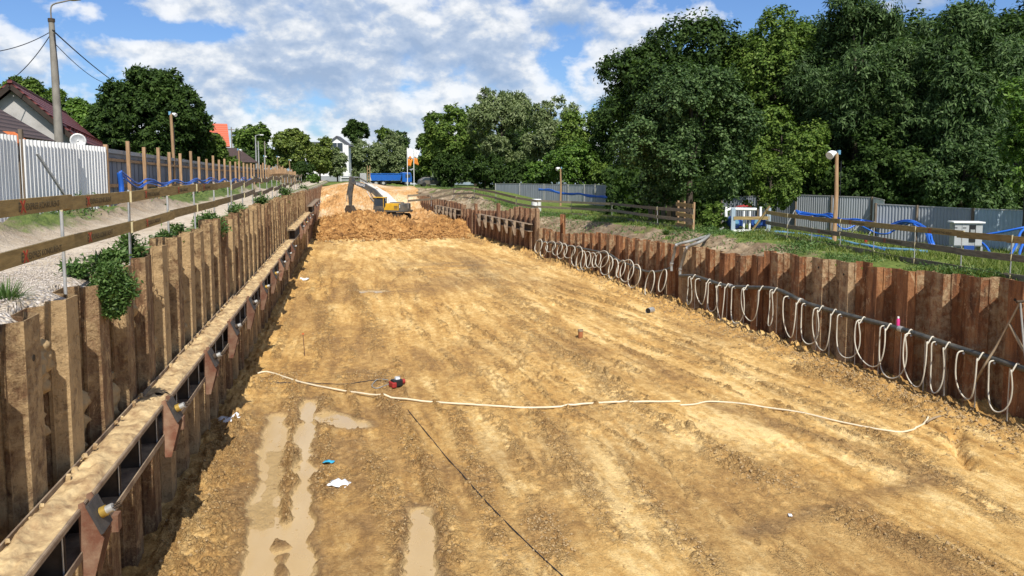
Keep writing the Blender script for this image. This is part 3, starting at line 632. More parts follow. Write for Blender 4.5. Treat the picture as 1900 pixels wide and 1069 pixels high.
def left_z(X, Y, full=False):
    w = -3.55-X
    z = tb([(-40, 4.55), (60, 4.60), (90, 4.45), (120, 4.35), (220, 4.3)], Y)
    n = fbm(X*0.6, Y*0.6+50, 4)*0.08+fbm(X*4, Y*4, 3)*0.04
    berm = np.exp(-((w-3.55)/0.65)**2)*(0.22+0.30*vnoise(X*0.8, Y*0.45)); berm = berm*sstep(95, 80, Y)
    z = z+n+berm*(1+1.3*fbm(X*3, Y*3, 4))
    if not full: return z
    gr = np.exp(-((w-3.5)/0.8)**2)*np.clip(0.5+1.8*fbm(X*0.3, Y*0.25, 3)+0.25*sstep(25, 40, Y), 0, 1)*0.95+np.exp(-((w-0.2)/0.35)**2)*0.5*sstep(9, 20, Y)
    gr = gr+sstep(4.8, 6, w)*0.6
    stone = np.clip(sstep(0.4, 0.0, np.abs(w-0.9)-1.0)*sstep(13, 10, Y)+0.35*np.clip(vnoise(X*0.6, Y*0.2)*1.6, 0, 1), 0, 1)
    return z, np.clip(gr, 0, 1), stone
ly = np.concatenate([np.linspace(-40, 4.5, 12), np.linspace(4.6, 30, 260), np.exp(np.linspace(math.log(30.1), math.log(190), 300))])
lw = np.concatenate([np.linspace(0.0, 7, 130), np.linspace(7.2, 90, 60)])
LY, LW = np.meshgrid(ly, lw, indexing='ij'); LX = -3.55-LW
LZ, lg, lst = left_z(LX, LY, True)
# the first column follows the backs of the piles, the soil drops down behind them
def wave(Y, y0):
    u = (Y-y0)/0.6; i = np.floor(u); f = (u-i)*0.6; s = np.where(i % 2 == 0, 1.0, -1.0)
    return s*0.17*np.clip(np.minimum(f, 0.6-f)/0.10, 0, 1)
LX[:, 0] = -3.39+np.where(LY[:, 0] > 4.8, wave(LY[:, 0], 4.8), -0.17)-0.012; LZ[:, 0] -= 0.03; LX[:, 1] = -3.62; LX[:, 2] = -3.68
LZ[:, 0] -= 0.12; LZ[:, :6] -= 0.12*sstep(9.6, 8.6, LY[:, :6]); LX, LY, LZ, (lg, lst) = skirted(LX, LY, LZ, (lg, lst), 0.5); LX[:, 0] = -3.75; LZ[:, 0] = LZ[:, 1]-0.9; LX[:, 1] -= 0.012
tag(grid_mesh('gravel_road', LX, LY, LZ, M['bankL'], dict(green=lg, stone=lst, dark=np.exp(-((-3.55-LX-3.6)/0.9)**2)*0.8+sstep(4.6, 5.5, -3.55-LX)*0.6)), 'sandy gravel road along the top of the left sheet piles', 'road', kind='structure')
def lz(x, y): return float(left_z(np.array([[float(x)]]), np.array([[float(y)]]))[0, 0])
# ground beyond the pit and out to the horizon
fy = np.linspace(104, 190, 90); fx = np.linspace(-3.9, 12, 60); FY, FX = np.meshgrid(fy, fx, indexing='ij')
FZ = 4.12-0.68*sstep(0.5, 4, FX)+fbm(FX*0.3, FY*0.3, 4)*0.2; 
tag(grid_mesh('ground_beyond', FX, FY, FZ, M['bankR'], dict(green=FX*0+0.55, dark=FX*0, stone=FX*0)), 'rough ground beyond the end of the pit', 'ground', kind='structure')
g = MB(); z = 3.9; X0, X1, Y0, Y1, B = -92, 60, -39, 149, 2500
for q in (((-B, -B), (B, -B), (B, Y0), (-B, Y0)), ((-B, Y0), (X0, Y0), (X0, Y1), (-B, Y1)), ((X1, Y0), (B, Y0), (B, Y1), (X1, Y1)), ((-B, Y1), (B, Y1), (B, B), (-B, B))):
    g.add([(x, y, z if y > 0 or abs(x) > 60 else z) for x, y in q], [(0, 1, 2, 3)])
tag(g.build('ground', M['ground']), 'flat green ground out to the horizon', 'ground', kind='structure')

# ================================================================== SHEET PILE WALLS
def wall(name, label, cat, path, y0, y1, side, top, mat, depth=0.17, zb=-0.7, ov=None, group=None, jit=0.05):
    """piles of 0.6 m run along path(y) -> x; side=+1 when the pit lies at +x"""
    root = thing(name, label, cat, (path(y0), y0, 0), 0, group); root['kind'] = 'thing'
    y = y0; i = 0
    while y < y1:
        a = Vector((path(y), y, 0)); b = Vector((path(y+0.6), y+0.6, 0)); t = (b-a).normalized()
        n = Vector((t.y, -t.x, 0))*side
        s = 1 if i % 2 == 0 else -1
        zt = top(y+0.3)+random.uniform(-jit, jit)
        if ov:
            for (oy, oz) in ov:
                if abs(oy-(y+0.3)) < 0.31: zt = oz
        prof = [(0.0, 0.0), (0.10, depth*s), (0.50, depth*s), (0.60, 0.0)]
        th = 0.016
        if s > 0: inner = [(0.60, -th*1.2), (0.49, depth-th), (0.11, depth-th), (0.0, -th*1.2)]
        else: inner = [(0.60, -th*1.2), (0.51, -depth-th), (0.09, -depth-th), (0.0, -th*1.2)]
        m = MB(); zs = [zb, 0.6, 1.4, 2.2, 3.0, zt]; zs = [q for q in zs if q < zt-0.05]+[zt]
        loop = prof+inner; vs = []; org = Vector((path(y0), y0, 0))
        bow = random.uniform(-0.012, 0.012); slant = random.uniform(-0.03, 0.03)
        for k, q in enumerate(zs):
            for (u, v) in loop:
                zz = q+(slant*(u-0.3)*2 if k == len(zs)-1 else 0)
                vs.append(a+t*u+n*(v+bow*math.sin(q))+Vector((0, 0, zz))-org)
        N = len(loop); fs = []
        for k in range(len(zs)-1):
            for j in range(N): fs.append((k*N+j, k*N+(j+1) % N, (k+1)*N+(j+1) % N, (k+1)*N+j))
        e = (len(zs)-1)*N
        for j in range(3): fs.append((e+j, e+j+1, e+6-j, e+7-j))
        m.add(vs, fs)
        # interlock rib at the joint
        c = a-org; m.box(c+n*0.006+Vector((0, 0, (zb+zt)/2-0.02)), (0.042, 0.05, zt-zb), None)
        o = m.build('sheet_pile', mat, root)
        if s > 0 and y < 36 and random.random() < 0.55 and i*0+zt > 2:
            hc = a+t*0.3+n*(depth+0.002)-org; hz0 = zt-random.uniform(0.22, 0.45)
            MB().tube([hc+Vector((0, 0, hz0)), hc+n*0.004+Vector((0, 0, hz0))], 0.036, 12).build('lifting_hole', M['black'], o)
        y += 0.6; i += 1
    return root
ltop = lambda y: float(np.interp(y, [5, 9.2, 9.5, 10.5, 14.5, 20, 30, 34, 60, 88, 100], [4.5, 4.50, 4.60, 4.47, 4.68, 4.74, 4.70, 4.68, 4.5, 4.15, 4.1]))+0.05*math.sin(y*1.3)
wall('sheet_pile_wall', 'long left wall of rusty steel sheet piles smeared with sand, carrying the sand-covered beam', 'sheet pile wall', lambda y: -3.39, 4.8, 61.8, 1, ltop, M['pileL'])
wall('sheet_pile_wall', 'reddish far part of the left wall of sheet piles, beyond the dark beam ends', 'sheet pile wall', lambda y: -3.39, 61.8, 104, 1, ltop, M['pileF'])
RO = [(hit(1037, 398).y, hit(1037, 398).z)]
wall('sheet_pile_wall', 'right wall of rusty sheet piles behind the black pipe and white hose loops', 'sheet pile wall', lambda y: float(wallx(y))+0.17, 11.0, 52.4, -1, rtop, M['pileR'], ov=RO, jit=0.03)
wall('sheet_pile_wall', 'middle part of the right wall, standing higher above a dark waler', 'sheet pile wall', lambda y: float(wallx(y))+0.17, 52.4, 71.0, -1, rtop, M['pileF'], ov=[(hit(921, 377).y, 3.39), (hit(880, 377).y, 3.05)])
wall('sheet_pile_wall', 'far end of the right wall of sheet piles above the dug soil', 'sheet pile wall', lambda y: float(wallx(y))+0.17, 71.0, 103.4, -1, rtop, M['pileF'], jit=0.08)

# soil sticking in the troughs of the left wall
sy = np.linspace(6, 40, 900); sz = np.linspace(1.2, 4.3, 110); SY, SZ = np.meshgrid(sy, sz, indexing='ij')
ph = ((SY-4.8) % 1.2); trough = sstep(0.50, 0.64, ph)*(1-sstep(1.12, 1.2, ph))
am = np.clip(fbm(SY*0.9, SZ*0.8, 5, 0.6)*2.6+0.22*(3.75-SZ), 0, 0.5)
SX = -3.60+trough*np.clip(am, 0, 0.34)*0.72+(fbm(SY*5, SZ*5, 6, 0.68)*0.26-np.abs(fbm(SY*11, SZ*9, 3))*0.10)*trough*sstep(0.0, 0.08, am)-0.06*(1-trough)+0.02-0.25*sstep(4.0, 4.3, SZ)
tag(grid_mesh('clinging_sand', SX, SY, SZ, M['clay']), 'rough sand clinging in the troughs between the left sheet piles', 'sand', kind='stuff')

# ================================================================== WALERS
def left_waler(y0, y1, z, label, anchors, sandy=True):
    r = thing('waler_beam', label, 'steel beam', (-2.97, y0, z))
    L_ = y1-y0
    def fl(zz, w, xo): return MB().box((xo, L_/2, zz), (w, L_, 0.028))
    fl(0, 0.42, 0).build('top_flange', M['waler'], r)
    MB().box((0.205, L_/2, -0.02), (0.02, L_, 0.05)).build('front_lip', M['waler'], r)
    MB().box((-0.205, L_/2, 0.035), (0.02, L_, 0.075)).build('back_lip', M['waler'], r)
    MB().box((-0.10, L_/2, -0.25), (0.016, L_, 0.47)).build('web', M['track'], r)
    MB().box((0.02, L_/2, -0.50), (0.38, L_, 0.026)).build('bottom_flange', M['waler'], r)
    MB().box((0.205, L_/2, -0.485), (0.02, L_, 0.08)).build('bottom_lip', M['waler'], r)
    yq = 0.5; n = 0
    while yq < L_ and n < 60:
        MB().tube([(0.17, yq, -0.49), (0.17, yq, -0.02)], 0.009, 5).build('tie_rod', M['galv'], r)
        MB().box((0.05, yq+0.02, -0.25), (0.28, 0.012, 0.46)).build('stiffener', M['track'], r); yq += 0.95; n += 1
    if sandy:
        gy = np.linspace(0.02, L_-0.02, int(L_*22)); gx = np.linspace(-0.19, 0.185, 16); GY, GX = np.meshgrid(gy, gx, indexing='ij')
        gz = 0.016+np.clip(0.035+fbm(GX*5+z, GY*1.8, 5, 0.65)*0.24-np.abs(GX)*0.06, 0.0, 0.2)*sstep(0.195, 0.13, np.abs(GX))
        o = grid_mesh('sand_layer', GX, GY, gz, M['sandtop'], None, r)
        cl = MB()
        for k in range(int(L_*3)):
            yk = random.uniform(0, L_); s = random.uniform(0.015, 0.05)
            cl.box((-0.19+random.uniform(0, 0.05), yk, 0.06+s/3), (s, s*1.4, s), Matrix.Rotation(random.random()*3, 3, (1, 1, 1)))
        cl.build('sand_lumps', M['sandtop'], r)['kind'] = 'stuff'
    for ya in anchors:
        if not (y0 < ya < y1): continue
        q = ya-y0
        for k, dy in enumerate((-0.13, 0.13)):
            b = MB(); poly = [(0.19, 0, 0.06), (0.24, 0, 0.08), (0.42, 0, -0.33), (0.30, 0, -0.80), (0.21, 0, -0.80), (0.19, 0, -0.45)]
            b.prism([Vector(p) for p in poly], (0, q+dy-0.012, 0), (0, q+dy+0.012, 0)); b.build('bracket_cheek', M['bracket'], r)
        d = Vector((0.18, 0, -0.41)).normalized(); nrm = Vector((-d.z, 0, d.x)); c = Vector((0.345, q, -0.11))
        Mx = Matrix((nrm, Vector((0, 1, 0)), -d)).transposed()
        pl = MB().box(c, (0.03, 0.32, 0.34), Mx).build('bearing_plate', M['plate'], r)
        MB().tube([c+nrm*0.02, c+nrm*0.08], 0.058, 14).build('ring', M['brass'] if (y0 < 6 or random.random() < 0.2) else M['track'], pl)
        MB().tube([c+nrm*0.08, c+nrm*0.15], 0.045, 14).build('wedge_head', M['galv'], pl)
        st = MB()
        for a_ in range(4):
            an = a_*1.57; o_ = Vector((0, math.cos(an), math.sin(an)))*0.02; st.tube([c+nrm*0.15+o_, c+nrm*random.uniform(0.2, 0.27)+o_*1.6], 0.006, 5)
        st.build('strands', M['track'], pl)
        if random.random() < 0.85: MB().box((0.22, q+0.9, -0.60), (0.13, 0.13, 0.20)).build('small_bracket', M['bracket'], r)
    return r
anch = [AX(px, py, -2.72).y for px, py in ((165, 935), (312, 752), (386, 655), (428, 601))]
st = (anch[3]-anch[0])/3.0
AN = anch+[anch[3]+st*k for k in range(1, 10)]
left_waler(5.6, 12.6, 2.52, 'nearest waler beam on the left wall with thick sand on top and an anchor bracket', AN)
left_waler(12.66, 22.4, 2.50, 'second sand-topped waler beam on the left wall, counted from the viewer', AN)
left_waler(22.46, 41.0, 2.44, 'third and longest waler beam on the left wall, with many anchor brackets', AN)
left_waler(42.0, 60.0, 2.9, 'dark waler beam further along the left wall, its open end showing as a black box', [46, 50, 54, 58])
left_waler(62.5, 80.0, 3.25, 'short dark waler beam at the far end of the left wall, near the soil heap', [66, 70, 74], False)
def right_waler(y0, y1, z, label, n):
    r = thing('waler_beam', label, 'steel beam', (float(wallx(y0)), y0, 0))
    x0 = float(wallx(y0))
    def px(y): return float(wallx(y))-x0-0.2
    MB().bar((px(y0), 0, z), (px(y1), y1-y0, z), 0.34, 0.05).build('top_flange', M['waler'], r)
    MB().bar((px(y0), 0, z-0.5), (px(y1), y1-y0, z-0.5), 0.34, 0.05).build('bottom_flange', M['waler'], r)
    MB().bar((px(y0)+0.1, 0, z-0.25), (px(y1)+0.1, y1-y0, z-0.25), 0.03, 0.46).build('web', M['track'], r)
    for k in range(n):
        y = y0+(k+0.5)*(y1-y0)/n
        for dy in (-0.15, 0.15):
            b = MB(); poly = [(-0.16, 0, 0.1), (-0.3, 0, 0.05), (-0.48, 0, -0.4), (-0.3, 0, -1.0), (-0.18, 0, -1.0)]
            b.prism([Vector(p) for p in poly], (px(y)+0.0, y-y0+dy-0.015, z), (px(y), y-y0+dy+0.015, z)); b.build('bracket_cheek', M['waler'], r)
        MB().box((px(y)-0.42, y-y0, z-0.12), (0.05, 0.38, 0.4), Matrix.Rotation(R(-27), 3, 'Y')).build('bearing_plate', M['plate'], r)
right_waler(53.2, 67.2, hit(960, 413).z+0.1, 'dark waler beam with brackets on the higher middle part of the right wall', 7)
right_waler(74.5, 85.0, 2.25, 'dark waler beam with brackets low on the far right wall by the soil heap', 6)
# ================================================================== WELLPOINT PIPES ALONG THE RIGHT WALL
def hp(px, py, off=0.22): return hit(px, py, off)
pA = [hp(*p) for p in ((1262, 512), (1290, 513), (1345, 530), (1385, 533), (1440, 537), (1490, 560), (1530, 573), (1600, 592), (1680, 613), (1760, 640), (1840, 665), (1893, 682), (1990, 712))]
t = thing('header_pipe', 'black header pipe running along the right wall above the white loops, nearest part', 'pipe', pA[-1])
def rel(ps, o): return [p-o for p in ps]
MB().tube(rel(smoothpath(pA, 4), pA[-1]), 0.075, 10).build('pipe', M['blackpipe'], t)
for px, py in ((1486, 558), (1672, 611), (1356, 531)):
    q = hp(px, py)-pA[-1]; d = Vector((0.03, 1, 0)).normalized()
    MB().tube([q-d*0.08, q+d*0.08], 0.085, 10).build('coupling', M['galv'], t)
pB = [hp(*p) for p in ((996, 447), (1030, 452), (1075, 460), (1115, 468), (1130, 471), (1150, 484), (1170, 492), (1200, 504), (1228, 503), (1246, 496))]
t = thing('header_pipe', 'black header pipe along the far half of the right wall, behind the crowded white loops', 'pipe', pB[0])
MB().tube(rel(smoothpath(pB, 4), pB[0]), 0.055, 8).build('pipe', M['blackpipe'], t)
# risers going up over the wall to the pump
r1 = [hp(1246, 503), hp(1246, 490), hp(1251, 470), hp(1256, 455), hp(1262, 452)+Vector((0.5, 0, 0.1)), G(1300, 442, 2.95), G(1325, 433, 3.0), G(1352, 417, 3.2)]
r2 = [hp(1262, 514), hp(1262, 500), hp(1268, 480), hp(1276, 460), hp(1282, 452)+Vector((0.5, 0, 0.1)), G(1318, 436, 3.0), G(1336, 427, 3.1), G(1358, 411, 3.4)]
for rr, lb in ((r1, 'grey suction hose climbing the right wall to the pump frame, the one further left'), (r2, 'grey suction hose climbing the right wall beside its twin, nearer the black pipe end')):
    t = thing('suction_hose', lb, 'hose', rr[0], 0, 'suction hoses climbing from the header pipes to the pump')
    MB().tube(rel(smoothpath(rr, 5), rr[0]), 0.065, 8).build('hose', M['greypipe'], t)
    for k in (1, 3, 5, 6):
        q = rr[k]-rr[0]; d = (rr[k+1]-rr[k]).normalized(); MB().tube([q-d*0.06, q+d*0.06], 0.082, 8).build('clamp', M['galv'], t)

PYs = [p.y for p in pA][::-1]; PZs = [p.z for p in pA][::-1]
def loop(a, b, c, i, label, grp, r=0.0185, off=0.34, hook=False):
    """a, c: where the hose leaves and meets the pipe; b: the lowest point"""
    A = hit(a[0], a[1], 0.22); Bm = hit(b[0], b[1], off+0.10); Cc = hit(c[0], c[1], 0.24)
    zp = lambda y_: float(np.interp(y_, PYs, PZs))
    A.z = zp(A.y); Cc.z = zp(Cc.y); o = Vector((Cc.x, Cc.y, Cc.z))
    t = thing('wellpoint_hose', label, 'hose', o, 0, grp)
    pts = []; out = Vector((-0.16, 0, 0))
    top = Cc+Vector((0.02, 0, 0.09)); ht = max(A.z, Cc.z)-max(Bm.z, 0.1)
    pts.append(Cc+Vector((0.02, 0, 0.02))); pts.append(top+out*0.4); pts.append(Cc+out*1.1+Vector((0, 0, -0.10)))
    n = 9
    for k in range(n+1):
        an = math.pi*k/n; s = (1-math.cos(an))/2
        lat = Cc*(1-s)+A*s; swell = 1.0+0.45*math.sin(an)
        mid = (Cc+A)/2; lat = mid+(lat-mid)*swell
        dz = ht*math.sin(an)**0.9
        pts.append(Vector((lat.x-0.20+0.04*math.sin(i*3.1+k), lat.y, lat.z-0.06-(dz-0.06)*1.0 if 0 < k < n else lat.z-0.06)))
    pts.append(A+Vector((-0.02, 0, -0.02)))
    MB().tube(rel(smoothpath(pts, 4), o), r, 7).build('hose', M['whitehose'], t)
    MB().tube([A-o+Vector((0, 0, 0.04)), A-o+Vector((-0.05, 0, -0.10))], r*1.6, 7).build('connector', M['galv'], t)
    # the stand pipe that goes down into the ground behind the loop
    s = Vector((A.x+0.05, A.y, A.z-0.1))*0.45+Vector((Cc.x+0.05, Cc.y, Cc.z-0.1))*0.55
    MB().tube([s-o, Vector((s.x, s.y, max(-0.1, Bm.z-0.25)))-o], r*0.75, 6).build('stand_pipe', M['whitehose'], t)
ORD = ['first', 'second', 'third', 'fourth', 'fifth', 'sixth', 'seventh', 'eighth', 'ninth', 'tenth', 'eleventh', 'twelfth', 'thirteenth', 'fourteenth', 'fifteenth', 'sixteenth', 'seventeenth', 'eighteenth', 'nineteenth', 'twentieth', 'twenty-first', 'twenty-second', 'twenty-third', 'twenty-fourth']
NL = [((1848, 676), (1857, 766), (1890, 680)), ((1791, 660), (1795, 742), (1826, 664)), ((1740, 643), (1752, 735), (1763, 642)), ((1693, 626), (1718, 724), (1732, 636)), ((1644, 612), (1655, 702), (1692, 617)),
      ((1602, 600), (1622, 683), (1654, 606)), ((1564, 587), (1580, 667), (1605, 593)), ((1522, 578), (1532, 653), (1552, 577)), ((1497, 570), (1508, 640), (1528, 572)), ((1466, 557), (1473, 627), (1487, 560)),
      ((1437, 539), (1420, 602), (1443, 541)), ((1388, 534), (1394, 594), (1417, 535)), ((1366, 535), (1375, 601), (1389, 535)), ((1341, 530), (1343, 596), (1353, 532)), ((1322, 526), (1327, 580), (1338, 529)),
      ((1301, 518), (1299, 564), (1318, 523)), ((1284, 515), (1282, 566), (1291, 515))]
for i, (a, b, c) in enumerate(NL):
    loop(a, b, c, i, 'white ribbed hose looped from the near black pipe, %s loop counted from the right edge' % ORD[i], 'white hose loops on the near black pipe')
FLp = [(210, 570, 670, 50), (250, 590, 700, 50), (300, 585, 665, 70), (350, 590, 690, 70), (385, 600, 715, 70), (440, 615, 710, 80), (495, 620, 770, 80), (525, 655, 800, 70), (560, 660, 800, 70), (600, 670, 785, 70), (640, 665, 780, 60),
       (680, 655, 780, 95), (715, 690, 835, 90), (765, 715, 865, 70), (820, 725, 855, 60), (865, 720, 885, 100), (920, 755, 930, 90), (1035, 800, 995, 60), (1130, 790, 960, 50)]
pBy = [p.y for p in pB][::-1]; pBz = [p.z for p in pB][::-1]
for i, (x, y0, y1, w) in enumerate(FLp):
    X = 950+x/3.96; yt = 300+y0/3.96; yb = 300+y1/3.96; hw = w/7.92
    c = hit(X, yt, 0.25); bt = hit(X, yb, 0.3); sx = hit(X+hw, yt, 0.25)
    ry_ = (c-sx).length; rz_ = (c.z-bt.z)/2; cz = c.z-rz_
    o = Vector((c.x, c.y, cz)); t = thing('wellpoint_hose', 'thin white hose coil on the far black pipe, %s coil counted from the left' % ORD[i], 'hose', o, 0, 'white hose coils on the far black pipe')
    k_ = (hit(X+hw, yt, 0.25)-hit(X-hw, yt, 0.25)).normalized()
    pts = []; tilt = random.uniform(-0.25, 0.25)
    for k in range(22):
        an = math.pi/2+2*math.pi*k/21
        pts.append(k_*(math.cos(an)*ry_+tilt*0.4*math.sin(an)*rz_)+Vector((-0.05-0.10*(1-math.sin(an)), 0, math.sin(an)*rz_)))
    MB().tube(pts, 0.026, 6, False).build('hose', M['whitehose'], t)
    MB().tube([Vector((0.05, 0, rz_-0.1)), Vector((0.05, 0, -cz+0.0))], 0.018, 5).build('stand_pipe', M['strap'], t)

# brown strap hung on the wall at the right edge
a = hp(1893, 562, .18); b1 = [a, hp(1850, 640, .25), hp(1820, 690, .4), G(1795, 742, .15), G(1772, 765, .08), G(1735, 775, .07), G(1720, 783, .07)]
t = thing('hanging_strap', 'brown flat strap hung from a peg at the right edge, trailing onto the sand', 'strap', a)
MB().tube(rel(smoothpath(b1, 5), a), 0.028, 5).build('strap', M['strap'], t)
b2 = [a, hp(1898, 620, .2), hp(1904, 680, .3), hp(1912, 740, .4)]
MB().tube(rel(smoothpath(b2, 4), a), 0.025, 5).build('strap_tail', M['greypipe'], t)
b3 = [hp(1873, 602, .2), hp(1890, 634, .2), hp(1912, 672, .2)]
MB().tube(rel(b3, a), 0.035, 5).build('strap_tail', M['strap'], t)
MB().tube([Vector((0.2, 0, 0.03)), Vector((-0.1, 0, 0.03))], 0.03, 8).build('peg', M['track'], t)
q = hp(1666, 608, .2); t = thing('pink_bottle', 'small pink bottle standing on the black pipe near its joint', 'bottle', q)
MB().tube([(0, 0, 0.05), (0, 0, 0.22), (0, 0, 0.26)], [0.045, 0.045, 0.025], 10).build('body', M['pink'], t)
MB().tube([(0, 0, 0.26), (0, 0, 0.31)], 0.028, 8).build('cap', M['litter'], t)

# ================================================================== THINGS LYING IN THE PIT
def onfloor(px, py, dz=0.0):
    p = G(px, py, 0.03)
    return Vector((p.x, p.y, fz(p.x, p.y)+dz))
def ground_tube(px_pts, r, mat, name, label, cat, dz, n=8, flat=False):
    ps = smoothpath([G(a, b, 0.03) for a, b in px_pts], n)
    # finer steps so that it lies on the lumps
    out = []
    for p, q in zip(ps, ps[1:]):
        k = max(1, int((q-p).length/0.12))
        out += [p.lerp(q, j/k) for j in range(k)]
    out.append(ps[-1])
    X = np.array([[p.x for p in out]]); Y = np.array([[p.y for p in out]]); Z = floor_z(X, Y)[0]
    Zs = np.convolve(np.pad(Z, 4, 'edge'), np.ones(9)/9, 'valid'); Z = np.maximum(Zs, Z-0.03)
    o = out[0]; pts = [Vector((p.x, p.y, float(z)+dz))-Vector((o.x, o.y, 0)) for p, z in zip(out, Z)]
    m = MB().tube(pts, r, 7)
    ob = m.build(name, mat); ob.location = (o.x, o.y, 0); return tag(ob, label, cat)
ground_tube(((478, 697), (500, 696), (560, 712), (640, 726), (740, 742), (860, 752), (1000, 757), (1100, 750), (1180, 747), (1262, 745)), 0.027, M['flathose'], 'layflat_hose', 'cream flat hose lying right across the pit floor from the left wall', 'hose', 0.03)
ground_tube(((1262, 752), (1290, 750), (1320, 745), (1400, 753), (1470, 763), (1560, 783), (1650, 801), (1690, 800), (1712, 788), (1722, 776)), 0.023, M['flathose'], 'layflat_hose', 'thin cream hose continuing across the sand to the right wall foot', 'hose', 0.025)
ground_tube(((757, 760), (790, 800), (830, 850), (900, 930), (970, 1000), (1050, 1075), (1090, 1110)), 0.009, M['wire'], 'power_cable', 'thin black cable running down the sand from the cream hose towards the viewer', 'cable', 0.012)
ground_tube(((470, 716), (560, 712), (640, 712), (690, 706), (722, 712)), 0.010, M['wire'], 'power_cable', 'dark cable lying on the sand between the left wall and the little pump', 'cable', 0.012)
ground_tube(((722, 714), (700, 722), (690, 716), (700, 706), (720, 708)), 0.014, M['greypipe'], 'hose_coil', 'small grey hose curled beside the red pump', 'hose', 0.02)
q = onfloor(736, 716); t = thing('small_pump', 'small red and black pump sitting on the sand beside the cream hose', 'pump', q, 0.4)
bevel(MB().box((0, 0, 0.13), (0.30, 0.22, 0.20)).build('motor', M['black'], t), 0.03)
bevel(MB().box((-0.12, 0, 0.10), (0.14, 0.26, 0.16)).build('housing', M['red'], t), 0.03)
MB().tube([(-0.05, 0.0, 0.2), (-0.05, 0, 0.30), (0.1, 0, 0.30), (0.1, 0, 0.2)], 0.014, 6).build('handle', M['galv'], t)
MB().tube([(0.14, 0, 0.14), (0.24, 0, 0.14)], 0.07, 10).build('fan_cover', M['red'], t)
MB().box((0.02, 0, 0.25), (0.12, 0.1, 0.05)).build('switch_box', M['litter'], t)
def litter(px, py, s, mat, label, name='plastic_litter'):
    q = onfloor(px, py, 0.0); m = MB(); n = 7; vs = []; 
    for i in range(n):
        for j in range(n):
            vs.append(((i/(n-1)-0.5)*s*1.6, (j/(n-1)-0.5)*s, 0.02+abs(random.gauss(0, 1))*s*0.16*(1-abs(i-3)/4)))
    m.add(vs, [(i*n+j, i*n+j+1, (i+1)*n+j+1, (i+1)*n+j) for i in range(n-1) for j in range(n-1)], True)
    o = m.build(name, mat); o.location = q; o.rotation_euler = (0, 0, random.random()*3)
    sm = o.modifiers.new('thickness', 'SOLIDIFY'); sm.thickness = 0.006
    return tag(o, label, 'litter')
litter(434, 783, 0.42, M['litter'], 'crumpled white plastic bag at the foot of the left sheet piles')
litter(628, 898, 0.26, M['litter'], 'small crumpled whitish plastic lying right of the puddles')
litter(610, 858, 0.14, M['cyan'], 'bright blue scrap of plastic between the puddles and the cable')
litter(1466, 958, 0.06, M['litter'], 'tiny white scrap on the damp streak in the lower right')
litter(565, 520, 0.45, M['litter'], 'pale scrap on the sand by the far left wall')
q = onfloor(1077, 626); t = thing('pipe_stub', 'short orange brown pipe standing upright out of the sand', 'pipe', q)
MB().tube([(0, 0, -0.1), (0, 0, 0.30)], 0.085, 14, False).tube([(0, 0, 0.30), (0, 0, -0.1)], 0.072, 14, False).build('pipe', M['rustpipe'], t)
MB().tube([(0, 0, 0.28), (0, 0, 0.34)], 0.098, 14, False).build('collar', M['strap'], t)
q = onfloor(1207, 580, 0.1); t = thing('pipe_stub', 'short grey plastic pipe lying open-ended on the sand near the right wall', 'pipe', q, R(35))
MB().tube([(-0.20, 0, 0), (0.16, 0, 0)], 0.125, 16, False).build('pipe', M['galv'], t)
MB().tube([(0.13, 0, 0), (-0.18, 0, 0)], 0.108, 16, True).build('bore', M['black'], t)
q = onfloor(566, 662); t = thing('survey_stake', 'thin rusty stake standing in the sand near the left wall', 'stake', q)
MB().tube([(0, 0, -0.1), (-0.05, 0.02, 0.72)], 0.012, 6).build('rod', M['bracket'], t)
MB().box((-0.05, 0.02, 0.72), (0.07, 0.02, 0.05)).build('marker', M['orange'], t)

